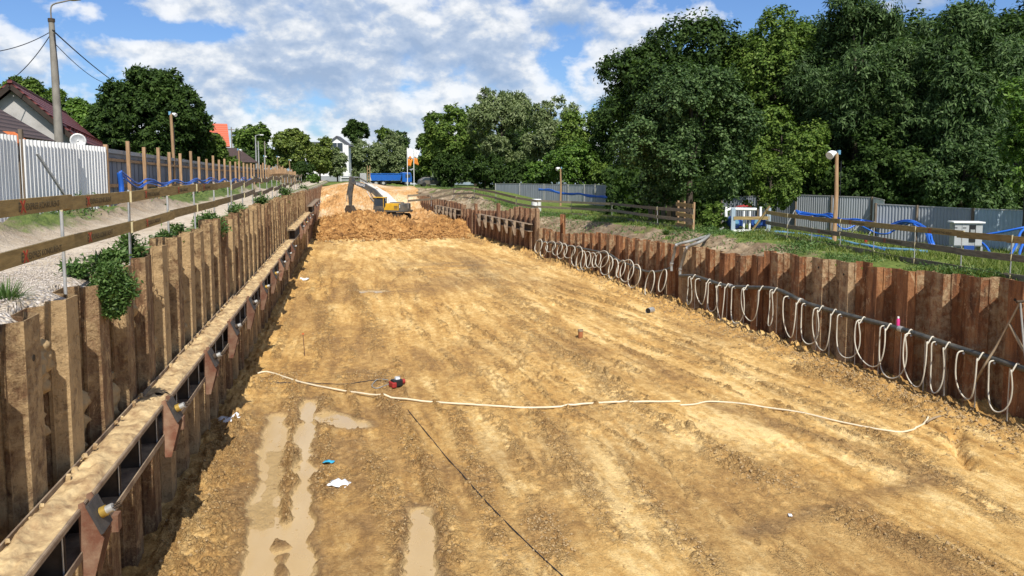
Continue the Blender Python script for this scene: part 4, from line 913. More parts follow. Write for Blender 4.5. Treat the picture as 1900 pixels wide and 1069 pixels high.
# ================================================================== GUARD RAILS
def text_mesh(txt, size, mat, name, parent, loc, rot, extr=0.001, bold=0.0):
    cu = bpy.data.curves.new('t', 'FONT'); cu.body = txt; cu.size = size; cu.extrude = extr; cu.offset = bold; cu.resolution_u = 2
    to = bpy.data.objects.new('t', cu); C.objects.link(to)
    dg = bpy.context.evaluated_depsgraph_get(); me = bpy.data.meshes.new_from_object(to.evaluated_get(dg))
    bpy.data.objects.remove(to); bpy.data.curves.remove(cu); me.materials.clear(); me.materials.append(mat); me.name = name
    o = bpy.data.objects.new(name, me); C.objects.link(o); o.parent = parent; o.location = loc; o.rotation_euler = rot; return o
def guard(name, label, posts, heights, bh=0.17, mat='board', postmat='galv', pr=0.021, face=1, lettered=(), jig=0.02, lower_mat=None, postw=None, ph=1.12, over=0.12):
    """posts: list of ground points; boards span from post to post at the given heights"""
    o = Vector(posts[0]); t = thing(name, label, 'guard rail', o)
    for p in posts:
        q = Vector(p)-o; lean = Vector((random.uniform(-.03, .03), random.uniform(-.03, .03), 0))
        if postw: MB().bar(q+Vector((0, 0, -0.25)), q+lean+Vector((0, 0, ph)), postw, postw, (0, 1, 0)).build('post', M[postmat], t)
        else: MB().tube([q+Vector((0, 0, -0.25)), q+lean+Vector((0, 0, ph))], pr, 8).build('post', M[postmat], t)
    for hi, h in enumerate(heights):
        for k, (a, b) in enumerate(zip(posts, posts[1:])):
            a = Vector(a)-o; b = Vector(b)-o; d = (b-a).normalized(); n = Vector((d.y, -d.x, 0)).normalized()*face
            off = 0.045 if k % 2 == 0 else 0.078
            z0 = h+random.uniform(-jig, jig); z1 = h+random.uniform(-jig, jig)
            p = a-d*over+n*off+Vector((0, 0, z0)); q = b+d*over+n*off+Vector((0, 0, z1))
            m = M[lower_mat] if (lower_mat and hi > 0) else M[mat]
            bo = MB().bar(p, q, 0.028, bh).build('board', m, t)
            MB().bar(p-d*0.012, p, 0.03, bh+0.004).build('end_cap', M['boardend'], bo)
            if (hi, k) in lettered or lettered == 'all':
                L_ = (q-p).length; yaw = math.atan2(d.y, d.x)
                tilt = math.atan2(q.z-p.z, (q-p).xy.length)
                ex = d if face > 0 else -d
                o1 = 1.55 if (face > 0 and k == 1) else 0.85; start = (p+d*o1 if face > 0 else q-d*o1)
                s = start+n*0.016-Vector((0, 0, 0.038))
                ez = yaw if face > 0 else yaw+math.pi
                rot = (R(90), 0, ez)
                text_mesh('E', 0.135, M['ink'], 'emblem', bo, s+ex*0.0-Vector((0, 0, 0.01)), rot, bold=0.004)
                text_mesh('X', 0.175, M['inkred'], 'emblem', bo, s+ex*0.06-Vector((0, 0, 0.02)), rot, 0.0015, bold=0.006)
                text_mesh('EXPRES KONKURENT', 0.10, M['ink'], 'lettering', bo, s+ex*0.20, rot, bold=0.001)
    return t
def LP(y): return (-3.42-0.30*float(sstep(9, 30, y)), y, lz(-3.6, y)+0.02)
ys = [4.6, 7.4, 10.33, 13.35, 16.4, 19.5, 22.6, 25.6]
guard('guard_rail', 'near left guard rail of yellow brown lettered boards on thin steel posts', [LP(y) for y in ys], (1.02, 0.53), lettered=[(0, 0), (0, 1), (1, 1), (0, 2), (1, 2), (0, 3), (1, 3), (1, 0), (0, 4), (0, 5)], face=1)
ys2 = [26.2+3.1*k for k in range(15)]
guard('guard_rail', 'long wavy weathered guard rail along the gravel road, continuing past the near lettered boards', [(LP(y)[0]-0.25*float(sstep(26, 60, y)), y, LP(y)[2]) for y in ys2], (1.0, 0.48), mat='boardg', jig=0.12)
# right bank
def RP(px, py, z0):
    p = G(px, py, z0); return (p.x, p.y, rz(p.x, p.y))
ra = G(1425, 441, 2.95); rb = G(1873, 520, 3.3)
rpost = [(ra.x+(rb.x-ra.x)*k, ra.y+(rb.y-ra.y)*k) for k in (0, 0.14, 0.29, 0.44, 0.59, 0.74, 0.88, 1.0, 1.13)]
rpost = [(x, y, rz(x, y)) for x, y in rpost][::-1]
guard('guard_rail', 'near right guard rail of three brown boards in the grass before the electric cabinet', rpost, (1.02, 0.55, 0.06), face=-1, lower_mat='boardg', pr=0.016, lettered=[(0, 2), (0, 4), (1, 3), (1, 5)])
g2 = [(1286, 427, 3.1), (1220, 418, 3.0), (1135, 406, 2.6), (1060, 398, 2.6), (998, 393, 2.7)]
guard('guard_rail', 'middle right guard rail of grey boards from the timber corner under the trees', [RP(*p) for p in g2], (1.02, 0.55, 0.1), face=-1, mat='boardg', lower_mat='boardg', pr=0.018)
g3 = [(998, 393, 2.7), (958, 374, 3.4), (920, 364, 3.7), (880, 357, 3.9), (842, 351, 4.1), (800, 351, 4.2), (757, 352, 4.2)]
guard('guard_rail', 'far right guard rail rising over the sandy mound towards the truck', [RP(*p) for p in g3], (1.0, 0.5), face=-1, mat='boardg', bh=0.2, pr=0.03)
# timber corner frame under the dark trees
c0 = RP(1286, 427, 3.1); c1 = (c0[0]+1.6, c0[1]+4.5, rz(c0[0]+1.6, c0[1]+4.5))
guard('timber_barrier', 'yellowish three board timber barrier corner in the shade under the trees', [c1, ((c0[0]+c1[0])/2-0.6, (c0[1]+c1[1])/2, c0[2]), c0], (1.25, 0.75, 0.2), face=1, mat='board', postw=0.09, postmat='timber', ph=1.45, bh=0.2)
# timber hut boards behind it
p = RP(1262, 412, 2.9); t = thing('plank_stack', 'upright brown planks leaning at the foot of the big tree behind the timber barrier', 'planks', (p[0]+0.6, p[1]+3.5, p[2]))
for k in range(6): MB().box((-1.1+k*0.42, random.uniform(-.1, .1), 1.0), (0.3, 0.05, 2.1+random.uniform(-.3, .2))).build('plank', M['timber'] if k % 2 else M['timberd'], t)

# ================================================================== LEFT HOARDINGS
FXL = -8.05
def ftop(y): return float(np.interp(y, [10, 20, 28, 50, 84, 110], [6.80, 6.80, 6.77, 6.45, 6.15, 6.0]))
def corr_panel(p0, p1, z0, z1a, z1b, mat, name, parent, period=0.19, dep=0.035, o=Vector((0, 0, 0))):
    p0 = Vector((p0[0], p0[1], 0)); p1 = Vector((p1[0], p1[1], 0)); d = p1-p0; L_ = d.length; d.normalize(); n = Vector((d.y, -d.x, 0))
    vs = []; k = int(L_/period*4); fs = []
    for i in range(k+1):
        ph = i % 4; off = dep if ph in (1, 2) else -dep
        s = i/k*L_; q = p0+d*s+n*off-Vector((o[0], o[1], 0)); zt = z1a+(z1b-z1a)*i/k-o[2]+(0.008 if ph in (1, 2) else 0)
        vs += [(q.x, q.y, z0-o[2]), (q.x, q.y, zt)]
    fs = [(2*i, 2*i+2, 2*i+3, 2*i+1) for i in range(k)]
    m = MB().add(vs, fs); ob = m.build(name, mat, parent); sm = ob.modifiers.new('thickness', 'SOLIDIFY'); sm.thickness = 0.004; return ob
y35 = AX(36, 262, FXL).y; yb = AX(193, 275, FXL).y
o = Vector((FXL, 12, 4.6)); t = thing('corrugated_fence', 'white corrugated sheet metal fence on the left in front of the maroon roof', 'fence', o)
corr_panel((FXL, 8), (FXL, y35-0.12), 4.5, 6.95, 6.88, M['whitepanel'], 'panel', t, o=o)
y36 = AX(40, 262, FXL+0.08).y; yb3 = AX(193, 275, FXL+0.30).y
corr_panel((FXL+0.08, y36), (FXL+0.24, (y35+yb)/2), 4.5, 6.80, 6.80, M['whitepanel'], 'panel', t, 0.22, 0.045, o=o)
corr_panel((FXL+0.14, (y35+yb)/2+0.02), (FXL+0.34, yb3), 4.5, 6.80, 6.78, M['whitepanel'], 'panel', t, 0.22, 0.045, o=o)
MB().box((0.05, y35-12-0.03, 1.2), (0.09, 0.09, 2.5)).build('post', M['timberd'], t)
MB().box((0.33, yb3-12+0.08, 1.1), (0.12, 0.12, 2.35)).build('post', M['timber'], t)
MB().bar((0.85, y36-12+1.5, 0.15), (0.36, y36-12+0.15, 1.85), 0.06, 0.05).build('brace', M['galv'], t)
o = Vector((FXL-0.1, yb, 4.6)); t = thing('hoarding_fence', 'long grey hoarding with tall timber posts running away along the gravel road', 'fence', o)
y = yb+0.1; k = 0; ye = 103.0
pts_y = []
while y < ye:
    w = 2.9; y2 = min(y+w, ye)
    m = MB(); m.add([(0, y-o.y, -0.2), (0, y2-o.y, -0.2), (0, y2-o.y, ftop(y2)-o.z), (0, y-o.y, ftop(y)-o.z)], [(0, 1, 2, 3)])
    m.add([(-.05, y-o.y, -0.2), (-.05, y2-o.y, -0.2), (-.05, y2-o.y, ftop(y2)-o.z), (-.05, y-o.y, ftop(y)-o.z)], [(3, 2, 1, 0)])
    pn = m.build('panel', M['slatepanel'], t)
    sm = MB(); s = y+0.5
    while s < y2-0.1: sm.box((0.006, s-o.y, 0.9), (0.012, 0.03, 2.0*(ftop(s)-4.6)/2.2)); s += 0.58
    sm.build('seams', M['roofgrey'], pn)
    MB().bar((0.03, y-o.y, ftop(y)-o.z-0.04), (0.03, y2-o.y, ftop(y2)-o.z-0.04), 0.09, 0.14).build('top_rail', M['greypanel'], t)
    MB().bar((0.05, y-o.y, ftop(y)-o.z-0.34), (0.05, y2-o.y, ftop(y2)-o.z-0.34), 0.06, 0.10).build('rail', M['timber'], t)
    MB().bar((0.05, y-o.y, ftop(y)-o.z-1.25), (0.05, y2-o.y, ftop(y2)-o.z-1.25), 0.06, 0.12).build('rail', M['timber'], t)
    y = y2
yp = AX(242, 275, FXL+0.2).y; stepp = 2.35; 
while yp < ye:
    h = ftop(yp)-4.6+random.uniform(0.15, 0.5)+0.2*float(sstep(60, 90, yp)); q = random.uniform(-.05, .05)
    MB().box((0.17+q, yp-o.y, h/2-0.15), (0.12, 0.12, h+0.3), Matrix.Rotation(R(random.uniform(-1.5, 1.5)), 3, 'X')).build('post', M['timber'], t)
    yp += stepp
# stakes with the fence that swings towards the road at the far end
def bluehose(pts, r, label, grp, mat='bluehose', name='blue_hose', cat='hose', n=5):
    o = Vector(pts[0]); ob = MB().tube(rel(smoothpath(pts, n), o), r, 7).build(name, M[mat]); ob.location = o; return tag(ob, label, cat, grp)
GB = 'blue hoses slung along the left hoarding'
y0h = yb+0.4
def sag(ylist, x, zf): return [(x, yy_, zf(yy_, i)) for i, yy_ in enumerate(ylist)]
yl = [y0h+0.05]+[AX(242, 275, FXL+0.2).y+k*1.175 for k in range(36)]
for j, (dz, lab) in enumerate(((0.0, 'thick blue hose slung low from post to post on the left hoarding'), (0.16, 'blue hose hanging just above the thick one on the left hoarding'), (-0.12, 'lowest blue hose in the bundle on the left hoarding'))):
    bluehose(sag(yl, FXL+0.34+0.05*j, lambda yy_, i: (5.95 if i == 0 else 5.50)+dz*(0.5+0.3*math.sin(i*0.5+j))-0.09*math.sin(i*1.57+j*0.6)+random.uniform(-.02, .02)-0.25*float(sstep(30, 80, yy_))), (0.038, 0.026, 0.022)[j], lab, GB)
bluehose([(FXL+0.42, y0h-0.3, 5.95), (FXL+0.45, y0h-0.25, 5.5), (FXL+0.5, y0h-0.4, 4.9), (FXL+0.7, y0h-0.6, 4.6)], 0.09, 'fat blue hose dropping at the end of the white corrugated fence', None)
a = AX(0, 352, -7.0); b = G(20, 366, 5.1)
bluehose([tuple(G(-40, 340, 5.6)), tuple(G(0, 357, 5.2)), tuple(G(18, 368, 5.0)), tuple(G(45, 395, 4.95)), tuple(G(62, 420, 4.75))], 0.035, 'blue hose on the soil by the left picture edge', None)
# tall lamp masts of raw timber
def lamp_mast(px, pt, pb, zc, label, mat='timber', big=True, left=True):
    b = WZ(px, pb, zc); tp = WZ(px, pt, zc); h = tp.z-b.z; s = 0.075 if big else 0.06
    t = thing('lamp_mast', label, 'lamp mast', b, 0, None)
    d = -1 if left else 1
    MB().tube([(0, 0, -0.3), (0.03, 0, h*0.5), (-0.02, 0, h)], [s*1.25, s*1.05, s*0.85], 10).build('pole', M[mat], t)
    e = 1.0 if (big and left) else 0.55
    hd = MB().tube([(d*0.42*e, -0.12, h-0.02-0.1*e), (d*0.26*e, -0.06, h-0.03), (d*0.10*e, -0.03, h-0.0)], [0.16*e, 0.13*e, 0.07*e], 10); hd.build('lamp_head', M['white'], t)
    MB().box((0.06*d*-1, 0, h+0.02), (0.10, 0.12, 0.16)).build('mount', M['palehose'], t)
    MB().tube([(0.10, -0.1, h*0.05), (0.11, -0.11, h*0.5), (0.12, -0.09, h*0.9)], 0.012, 5).build('cable', M['wire'], t)
    return t
lamp_mast(1548, 284, 433, 30.0, 'tall timber lamp mast with a white floodlight in front of the right fence')
lamp_mast(1040, 312, 376, 70.0, 'slim timber lamp mast before the blue hoses on the distant grey fence')
p = AX(327, 340, FXL+0.35); zc = 1430*(p.z-CAMH)/(318-340) if abs(p.z-CAMH) > 0.05 else 40
t = lamp_mast(324, 212, 372, 37.0, 'tall bare timber mast with a small floodlight in front of the round tree', left=False)
for i, (px, pt, pb, zc, lb) in enumerate(((445, 278, 345, 62, 'timber lamp mast in front of the yellow house gable'), (492, 290, 338, 85, 'pale lamp mast rising from the far left hoarding, below the street lamps'), (516, 291, 336, 95, 'timber lamp mast at the far left hoarding, right of the pale one'), (538, 297, 334, 105, 'farthest small lamp mast at the end of the left hoarding'))):
    lamp_mast(px, pt, pb, zc, lb, 'timber' if i != 1 else 'galv', False, left=False)

# ================================================================== RIGHT HOARDINGS
def zfence(name, label, pts, zt, mat, zb=1.9, corr=0.15, posts=True, segs=None, dark='timberd'):
    o = Vector((pts[0][0], pts[0][1], zb)); t = thing(name, label, 'fence', o)
    for k, (a, b) in enumerate(zip(pts, pts[1:])):
        mk = mat[k % len(mat)] if isinstance(mat, (list, tuple)) else mat
        corr_panel(a, b, zb, zt[k], zt[k+1], M[mk], 'panel', t, corr, 0.014, o=o)
        d = Vector((b[0]-a[0], b[1]-a[1], 0)).normalized(); n = Vector((-abs(d.y), 0, 0)) if abs(d.y) > 0.5 else Vector((0, -1, 0))
        n = Vector((d.y, -d.x, 0)); 
        if n.dot(Vector((-a[0], -a[1], 0))) < 0: n = -n
        pa = Vector((a[0], a[1], 0))-Vector((o.x, o.y, 0))
        MB().box((pa.x+n.x*0.07, pa.y+n.y*0.07, (zt[k]+zb)/2-o.z), (0.09, 0.09, zt[k]-zb+0.12)).build('post', M[dark], t)
        pb_ = Vector((b[0], b[1], 0))-Vector((o.x, o.y, 0))
        MB().bar(pa+Vector((0, 0, zt[k]-o.z+0.01)), pb_+Vector((0, 0, zt[k+1]-o.z+0.01)), 0.06, 0.045).build('cap_rail', M['galv'], t)
        if posts and k % 2 == 0:
            f0 = pa+n*1.3+Vector((0, 0, 0.25)); f1 = pa+n*0.1+Vector((0, 0, (zt[k]-zb)*0.62))
            MB().bar(f0, f1, 0.05, 0.05).build('brace', M['galv'], t)
    return t
def FP(px, py, zc): p = WZ(px, py, zc); return (p.x, p.y), p.z
def fence_px(name, label, L_, mat, **kw):
    ps = []; zs = []
    for px, py, zc in L_:
        (x, y), z = FP(px, py, zc); ps.append((x, y)); zs.append(z)
    return zfence(name, label, ps, zs, mat, **kw)
fence_px('hoarding_fence', 'near right hoarding of grey and bluish corrugated panels behind the electric cabinet', [(1626, 379, 38.5), (1703, 383, 37.0), (1806, 388, 35.0), (1960, 393, 33.0), (2200, 405, 30.5)], ['greypanel', 'greypanel', 'bluepanel', 'bluepanel'])
fence_px('hoarding_fence', 'taller grey hoarding panels behind the timber lamp mast on the right', [(1340, 366, 55), (1408, 364, 53), (1478, 362, 50), (1544, 364, 48), (1620, 367, 46), (1641, 372, 44)], ['slatepanel', 'slatepanel', 'greypanel', 'greypanel', 'whitepanel'])
fence_px('hoarding_fence', 'distant grey hoarding below the bushes with blue hoses hung along it', [(920, 341, 98), (965, 341, 94), (1010, 342, 91), (1055, 343, 88), (1085, 343, 85), (1105, 343.5, 83), (1125, 344, 81), (1145, 345, 79), (1190, 347, 75), (1240, 350, 70), (1290, 355, 64), (1340, 360, 58)], ['slatepanel', 'slatepanel', 'slatepanel', 'greypanel'], posts=False, corr=0.3, dark='galv')

# blue hoses on the right bank
def bz(px, py, zc): return tuple(WZ(px, py, zc))
GR = 'blue hose bundle slung along the right hoarding'
H1 = [(1478, 391, 44), (1490, 396, 44), (1520, 401, 43), (1540, 400, 42), (1556, 409, 41), (1590, 407, 40), (1612, 413, 39), (1640, 420, 38), (1665, 415, 37), (1685, 411, 36), (1705, 417, 35), (1722, 430, 34), (1730, 450, 33), (1735, 460, 33)]
for j in range(5):
    bluehose([bz(a+random.uniform(-5, 5), b+random.uniform(-2.5, 2.5)+j*1.3-2, c-0.1*j) for a, b, c in H1], 0.045,
             ['topmost blue hose of the bundle slung along the right hoarding', 'second blue hose from the top in the right hoarding bundle', 'middle blue hose of the right hoarding bundle', 'second lowest blue hose in the right hoarding bundle', 'lowest blue hose in the right hoarding bundle'][j], GR)
for j, H in enumerate(([(1548, 412, 39), (1565, 425, 39), (1583, 420, 39), (1600, 408, 39)], [(1600, 420, 38), (1625, 432, 38), (1645, 434, 37), (1662, 426, 37), (1690, 413, 36)], [(1690, 412, 35.6), (1712, 424, 34.6), (1722, 445, 34), (1728, 468, 33)])):
    bluehose([bz(*p) for p in H], 0.04, ['blue hose sagging just right of the timber lamp mast', 'blue hose sagging low between two right hoarding braces', 'blue hose falling from the bundle to the grass left of the cabinet'][j], None)
for j, H in enumerate(([(1822, 436, 31), (1850, 432, 30.5), (1900, 422, 30), (1960, 410, 30)], [(1872, 478, 27), (1885, 455, 28), (1895, 430, 29.5), (1915, 415, 30)], [(1890, 476, 27), (1900, 450, 28), (1925, 425, 29.5)], [(1806, 452, 31), (1820, 450, 30), (1830, 458, 29.5), (1836, 468, 29)])):
    bluehose([bz(*p) for p in H], 0.045, ['dark blue hose rising to the right picture edge beside the cabinet', 'blue hose dropping in a loop at the right picture edge', 'outermost blue hose dropping at the right picture edge', 'blue hose arching out of the grass right of the cabinet'][j], None)
for j in range(5):
    Hd = [(1000, 352, 84), (1020, 353, 82), (1040, 358, 80), (1060, 360, 79), (1075, 359, 78), (1095, 364, 77), (1120, 365, 76), (1150, 369, 73)]
    bluehose([bz(a, b+random.uniform(-2.2, 2.2), c) for a, b, c in Hd], 0.07, ['topmost', 'second', 'middle', 'fourth', 'lowest'][j]+' blue hose on the distant grey hoarding below the bushes', 'blue hoses on the distant hoarding')
def gtube(pts, r, mat, name, label, cat, grp=None, dz=0.05):
    ps = smoothpath([Vector(RP(*p))+Vector((0, 0, dz)) for p in pts], 6); o = ps[0]
    ps = [Vector((p.x, p.y, rz(p.x, p.y)+dz)) for p in ps]
    ob = MB().tube(rel(ps, o), r, 7).build(name, M[mat]); ob.location = o; return tag(ob, label, cat, grp)
gtube([(1425, 441, 2.9), (1480, 443, 2.9), (1520, 450, 3), (1560, 455, 3), (1620, 463, 3.1), (1670, 469, 3.1), (1720, 473, 3.1)], 0.06, 'palehose', 'pale_hose', 'pale blue layflat hose lying in the grass behind the right guard rail', 'hose')
gtube([(1440, 438, 2.9), (1500, 446, 2.9), (1570, 457, 3), (1640, 468, 3.1)], 0.045, 'bluehose', 'blue_hose', 'deep blue hose lying in the grass beside the pale one', 'hose')
# electric cabinet
b = WZ(1790, 462, 28.5); b.z = rz(b.x, b.y); t = thing('electric_cabinet', 'grey electric cabinet with a dark meter window standing on a frame in the grass', 'cabinet', b, -0.35)
w, h = 0.96, 0.86; z0 = 0.28
bevel(MB().box((0, 0, z0+h/2), (w, 0.42, h)).build('body', M['galv'], t), 0.015)
MB().box((0, -0.02, z0+h+0.03), (w+0.12, 0.56, 0.05)).build('roof', M['white'], t)
for k, x in enumerate((-0.35, -0.10, 0.36)): bevel(MB().box((x, -0.222, z0+h/2), (0.24, 0.02, h-0.08)).build('door', M['cabinetgrey'], t), 0.006)
MB().box((0.14, -0.222, z0+h*0.56), (0.22, 0.03, h*0.72)).build('meter_window', M['black'], t)
MB().box((0.14, -0.245, z0+h*0.66), (0.15, 0.02, 0.12)).build('meter', M['galv'], t)
for x in (-0.44, -0.14): MB().box((x, -0.236, z0+h*0.80), (0.12, 0.006, 0.03)).build('label_plate', M['black'], t)
for x in (-0.5, -0.05, 0.5): MB().box((x, 0, z0/2-0.1), (0.07, 0.36, z0+0.2)).build('leg', M['galv'], t)
MB().box((0.05, -0.2, 0.24), (0.35, 0.08, 0.16)).build('socket_box', M['bluetank'], t)
# red marker, small white box
p = RP(1606, 455, 3.1); t = thing('red_marker', 'short red marker post in the grass behind the middle rail', 'marker', p); MB().tube([(0, 0, -0.1), (0, 0, 0.26)], [0.07, 0.06], 10).build('post', M['red'], t); MB().tube([(0, 0, 0.26), (0, 0, 0.3)], 0.075, 10).build('cap', M['red'], t)
p = RP(995, 389, 2.8); t = thing('white_cylinder', 'white round container standing on the grass at the bend of the guard rail', 'container', p); MB().tube([(0, 0, 0), (0, 0, 0.95)], 0.42, 14).build('body', M['white'], t); MB().tube([(0, 0, 0.95), (0, 0, 1.05)], [0.46, 0.40], 14).build('lid', M['litter'], t)
# ------------------------------------------------------------------ pump unit with blue tanks inside a white frame
b = WZ(1383, 438, 38.5); b.z = rz(b.x, b.y)-0.02; t = thing('pump_frame', 'white steel frame around the pumps at the near end of the grey hoses', 'pump frame', b, -0.16)
for x in (-0.78, 1.0):
    for y in (-0.4, 0.7): MB().box((x, y, 0.58), (0.20 if y < 0 else 0.1, 0.09, 1.2)).build('leg', M['bluepanel'] if y < 0 else M['white'], t)
MB().tube([(-1.1, -0.3, 0.75), (-1.1, -0.3, 1.05), (-0.9, -0.3, 1.12), (0.4, -0.3, 1.10)], 0.075, 10).build('top_pipe', M['white'], t)
for x in (-0.2, 0.1): MB().tube([(x, -0.28, 0.1), (x, -0.28, 1.1)], 0.055, 8).build('riser', M['white'], t)
MB().box((0.12, -0.42, 0.06), (1.9, 0.06, 0.10)).build('bottom_rail', M['white'], t)
MB().box((0.1, 0.2, 0.07), (2.0, 1.2, 0.08)).build('skid', M['excgrey'], t)
MB().box((0.12, -0.47, 0.68), (1.8, 0.03, 0.16)).build('cross_board', M['board'], t)
MB().bar((0.05, -0.60, -0.02), (0.98, -0.55, 1.28), 0.05, 0.15, (0, 1, 0)).build('diagonal_board', M['board'], t)
for i, x in enumerate((-0.5, 0.58)):
    q = thing('blue_pump', ['blue pump with a round casing, left of the white riser in the frame', 'blue pump with a round casing, right of the white riser in the frame'][i], 'pump', Vector(b)+Vector((x+0.1, 0.1-0.16*x, 0.1)), -0.16, 'blue pumps in the white frame')
    MB().tube([(-0.12, -0.2, 0.34), (-0.12, 0.35, 0.34)], 0.30, 18).build('casing', M['bluetank'], q)
    MB().tube([(-0.12, -0.26, 0.34), (-0.12, -0.2, 0.34)], 0.16, 14).build('flange', M['palehose'], q)
    bevel(MB().box((0.22, 0.1, 0.30), (0.42, 0.4, 0.36)).build('motor', M['bluetank'], q), 0.05)
    MB().box((0.05, 0.1, 0.03), (0.8, 0.45, 0.07)).build('base', M['excgrey'], q)
p_ = Vector(b)+Vector((-0.1, 0.15, 1.18)); ob = litter(1400, 500, 0.45, M['red'], 'red folded cloth lying on top of the pump frame'); ob.location = p_; ob.rotation_euler = (0, 0, 0.1); ob.name = 'red_cloth'; ob['category'] = 'cloth'
# ================================================================== TREES
def leaf_quads(P, N, ln, wd, droop, rg):
    n = len(P); T = rg.normal(size=(n, 3)); T[:, 2] -= droop
    T -= N*np.sum(T*N, 1, keepdims=True)*(1 if droop < 0.5 else 0.4); T /= np.linalg.norm(T, axis=1, keepdims=True)+1e-9
    B = np.cross(N, T); B /= np.linalg.norm(B, axis=1, keepdims=True)+1e-9
    l = ln*rg.uniform(0.6, 1.25, (n, 1)); w = wd*rg.uniform(0.6, 1.25, (n, 1))
    V = np.stack([P, P+T*l*0.5+B*w*0.5, P+T*l, P+T*l*0.5-B*w*0.5], 1).reshape(-1, 3)
    return V, np.arange(4*n).reshape(n, 4)
def crown_cloud(seed, rx, ry, rz, nl, n, ln, wd, droop=0.2, lobe=(0.26, 0.42), egg=0.0, skirt=0.0, spiky=0.0, gap=0.0, full=0.35):
    """leaves on the shells of many lobes: an uneven outline with holes between the lobes"""
    rg = np.random.default_rng(seed)
    D = rg.normal(size=(nl, 3)); D /= np.linalg.norm(D, axis=1, keepdims=True)
    rad = rg.uniform(full, 1.0, (nl, 1))**0.5
    lr = rg.uniform(lobe[0], lobe[1], nl)
    Cn = D*rad*(1-lr[:, None]*0.75)
    if egg: s = 1-egg*np.clip(Cn[:, 2:3], -1, 1); Cn[:, :2] *= s
    if spiky: up_ = Cn[:, 2] > 0.2; Cn[up_, 2] *= 1+spiky*rg.random(up_.sum())
    Cn *= np.array([rx, ry, rz]); Rm = (rx*ry*rz)**(1/3); LR = lr*Rm
    # sub-clumps on every lobe
    w = LR**2; w /= w.sum(); nsub = max(60, n//26)
    li = rg.choice(nl, nsub, p=w); d = rg.normal(size=(nsub, 3)); d += Cn[li]/np.array([rx, ry, rz])*0.8; d[:, 2] += 0.25; d /= np.linalg.norm(d, axis=1, keepdims=True)
    SC = Cn[li]+d*LR[li][:, None]*(rg.uniform(0.72, 1.12, (nsub, 1))+0.32*(rg.random((nsub, 1)) < 0.14)*rg.random((nsub, 1))); SR = LR[li]*rg.uniform(0.14, 0.34, nsub)
    keep = rg.random(nsub) > gap
    SC = SC[keep]; SR = SR[keep]; sd_ = d[keep]
    k = rg.integers(0, len(SC), n); q = rg.normal(size=(n, 3)); q /= np.linalg.norm(q, axis=1, keepdims=True)
    P = SC[k]+q*SR[k][:, None]*rg.uniform(0.2, 1.25, (n, 1))
    N = q*0.55+sd_[k]*0.6+rg.normal(size=(n, 3))*0.45; N[:, 2] += 0.55; N /= np.linalg.norm(N, axis=1, keepdims=True)
    return leaf_quads(P, N, ln, wd, droop, rg), Cn, LR
def trunk_mesh(h, r, Cn, LR, base_to, seed, nb=9):
    rg = random.Random(seed); m = MB()
    bend = [(rg.uniform(-.12, .12)*h*0.2, rg.uniform(-.1, .1)*h*0.2) for _ in range(5)]
    pts = [Vector((0, 0, -0.4))]+[Vector((bend[k][0]*k/4, bend[k][1]*k/4, h*(k+1)/5)) for k in range(5)]
    m.tube(pts, [r*1.25, r, r*0.85, r*0.7, r*0.5, r*0.22], 9)
    idx = list(range(len(Cn))); rg.shuffle(idx)
    for i in idx[:nb]:
        c = Vector(Cn[i])+Vector((0, 0, base_to)); k = rg.choice((2, 3, 4)); s = pts[k]
        mid = s.lerp(c, 0.5)+Vector((0, 0, (c.z-s.z)*0.12)); m.tube([s, mid, s.lerp(c, 0.95)], [r*0.42, r*0.27, r*0.08], 6)
    return m
def tree(name, label, px, ptop, zc, wpx, base_z, leaf, seed, n=16000, ln=0.36, wd=0.2, lowpx=None, droop=0.2, group=None, egg=0.0, nl=26, cat='tree', depth=1.0, lobe=(0.26, 0.42), spiky=0.0, gap=0.0, tr=0.02, nb=9, full=0.35):
    """crown spans wpx pixels around px, its top at ptop, seen at distance zc"""
    top = WZ(px, ptop, zc); x, y = top.x, top.y
    H_ = top.z-base_z; low = WZ(px, lowpx, zc).z if lowpx else base_z+H_*0.28
    low = max(low, base_z+0.1); r = wpx/2*zc/FPX; rzv = (top.z-low)/2/(1.0+spiky*0.3); cz = (top.z+low)/2-base_z-(spiky*0.3*rzv*0.5)
    t = thing(name, label, cat, (x, y, base_z), 0, group)
    q_ = 1.45 if zc < 90 else 1.3; n = int(n*q_); ln /= q_**0.55; wd /= q_**0.55
    (V, F), Cn, LR = crown_cloud(seed, r, r*depth, rzv, nl, n, ln, wd, droop, lobe, egg, 0, spiky, gap, full)
    V = V+np.array([0, 0, cz]); V[:, 2] = np.where(V[:, 2] < 0.05, 0.05+np.abs(V[:, 2])*0.2, V[:, 2])
    fastmesh('crown', V, F, L[leaf], t)
    trunk_mesh(max(cz+rzv*0.35, 0.6), max(0.09, H_*tr), Cn, LR, cz, seed, nb).build('trunk', M['bark'], t)
    return t
# --- the dark wall of trees on the right
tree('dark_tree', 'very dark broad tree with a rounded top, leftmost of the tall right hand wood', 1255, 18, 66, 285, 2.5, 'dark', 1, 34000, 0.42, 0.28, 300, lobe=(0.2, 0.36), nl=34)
tree('broadleaf_tree', 'rounded mid green tree whose foliage hangs down to the grass by the timber barrier', 1285, 98, 45, 275, 2.9, 'acacia', 2, 40000, 0.24, 0.17, 392, egg=0.25, lobe=(0.18, 0.32), nl=42, depth=0.75)
tree('dark_tree', 'tall dark tree with a peaked top behind the rounded mid green tree', 1450, -14, 62, 205, 2.4, 'mid', 3, 30000, 0.34, 0.22, 330, lobe=(0.2, 0.34), nl=34, spiky=0.25)
tree('locust_tree', 'tall locust tree with drooping leaf fronds above the taller grey hoarding panels', 1600, -30, 56, 260, 2.4, 'acacia', 4, 42000, 0.52, 0.13, 300, droop=0.9, lobe=(0.16, 0.32), nl=44)
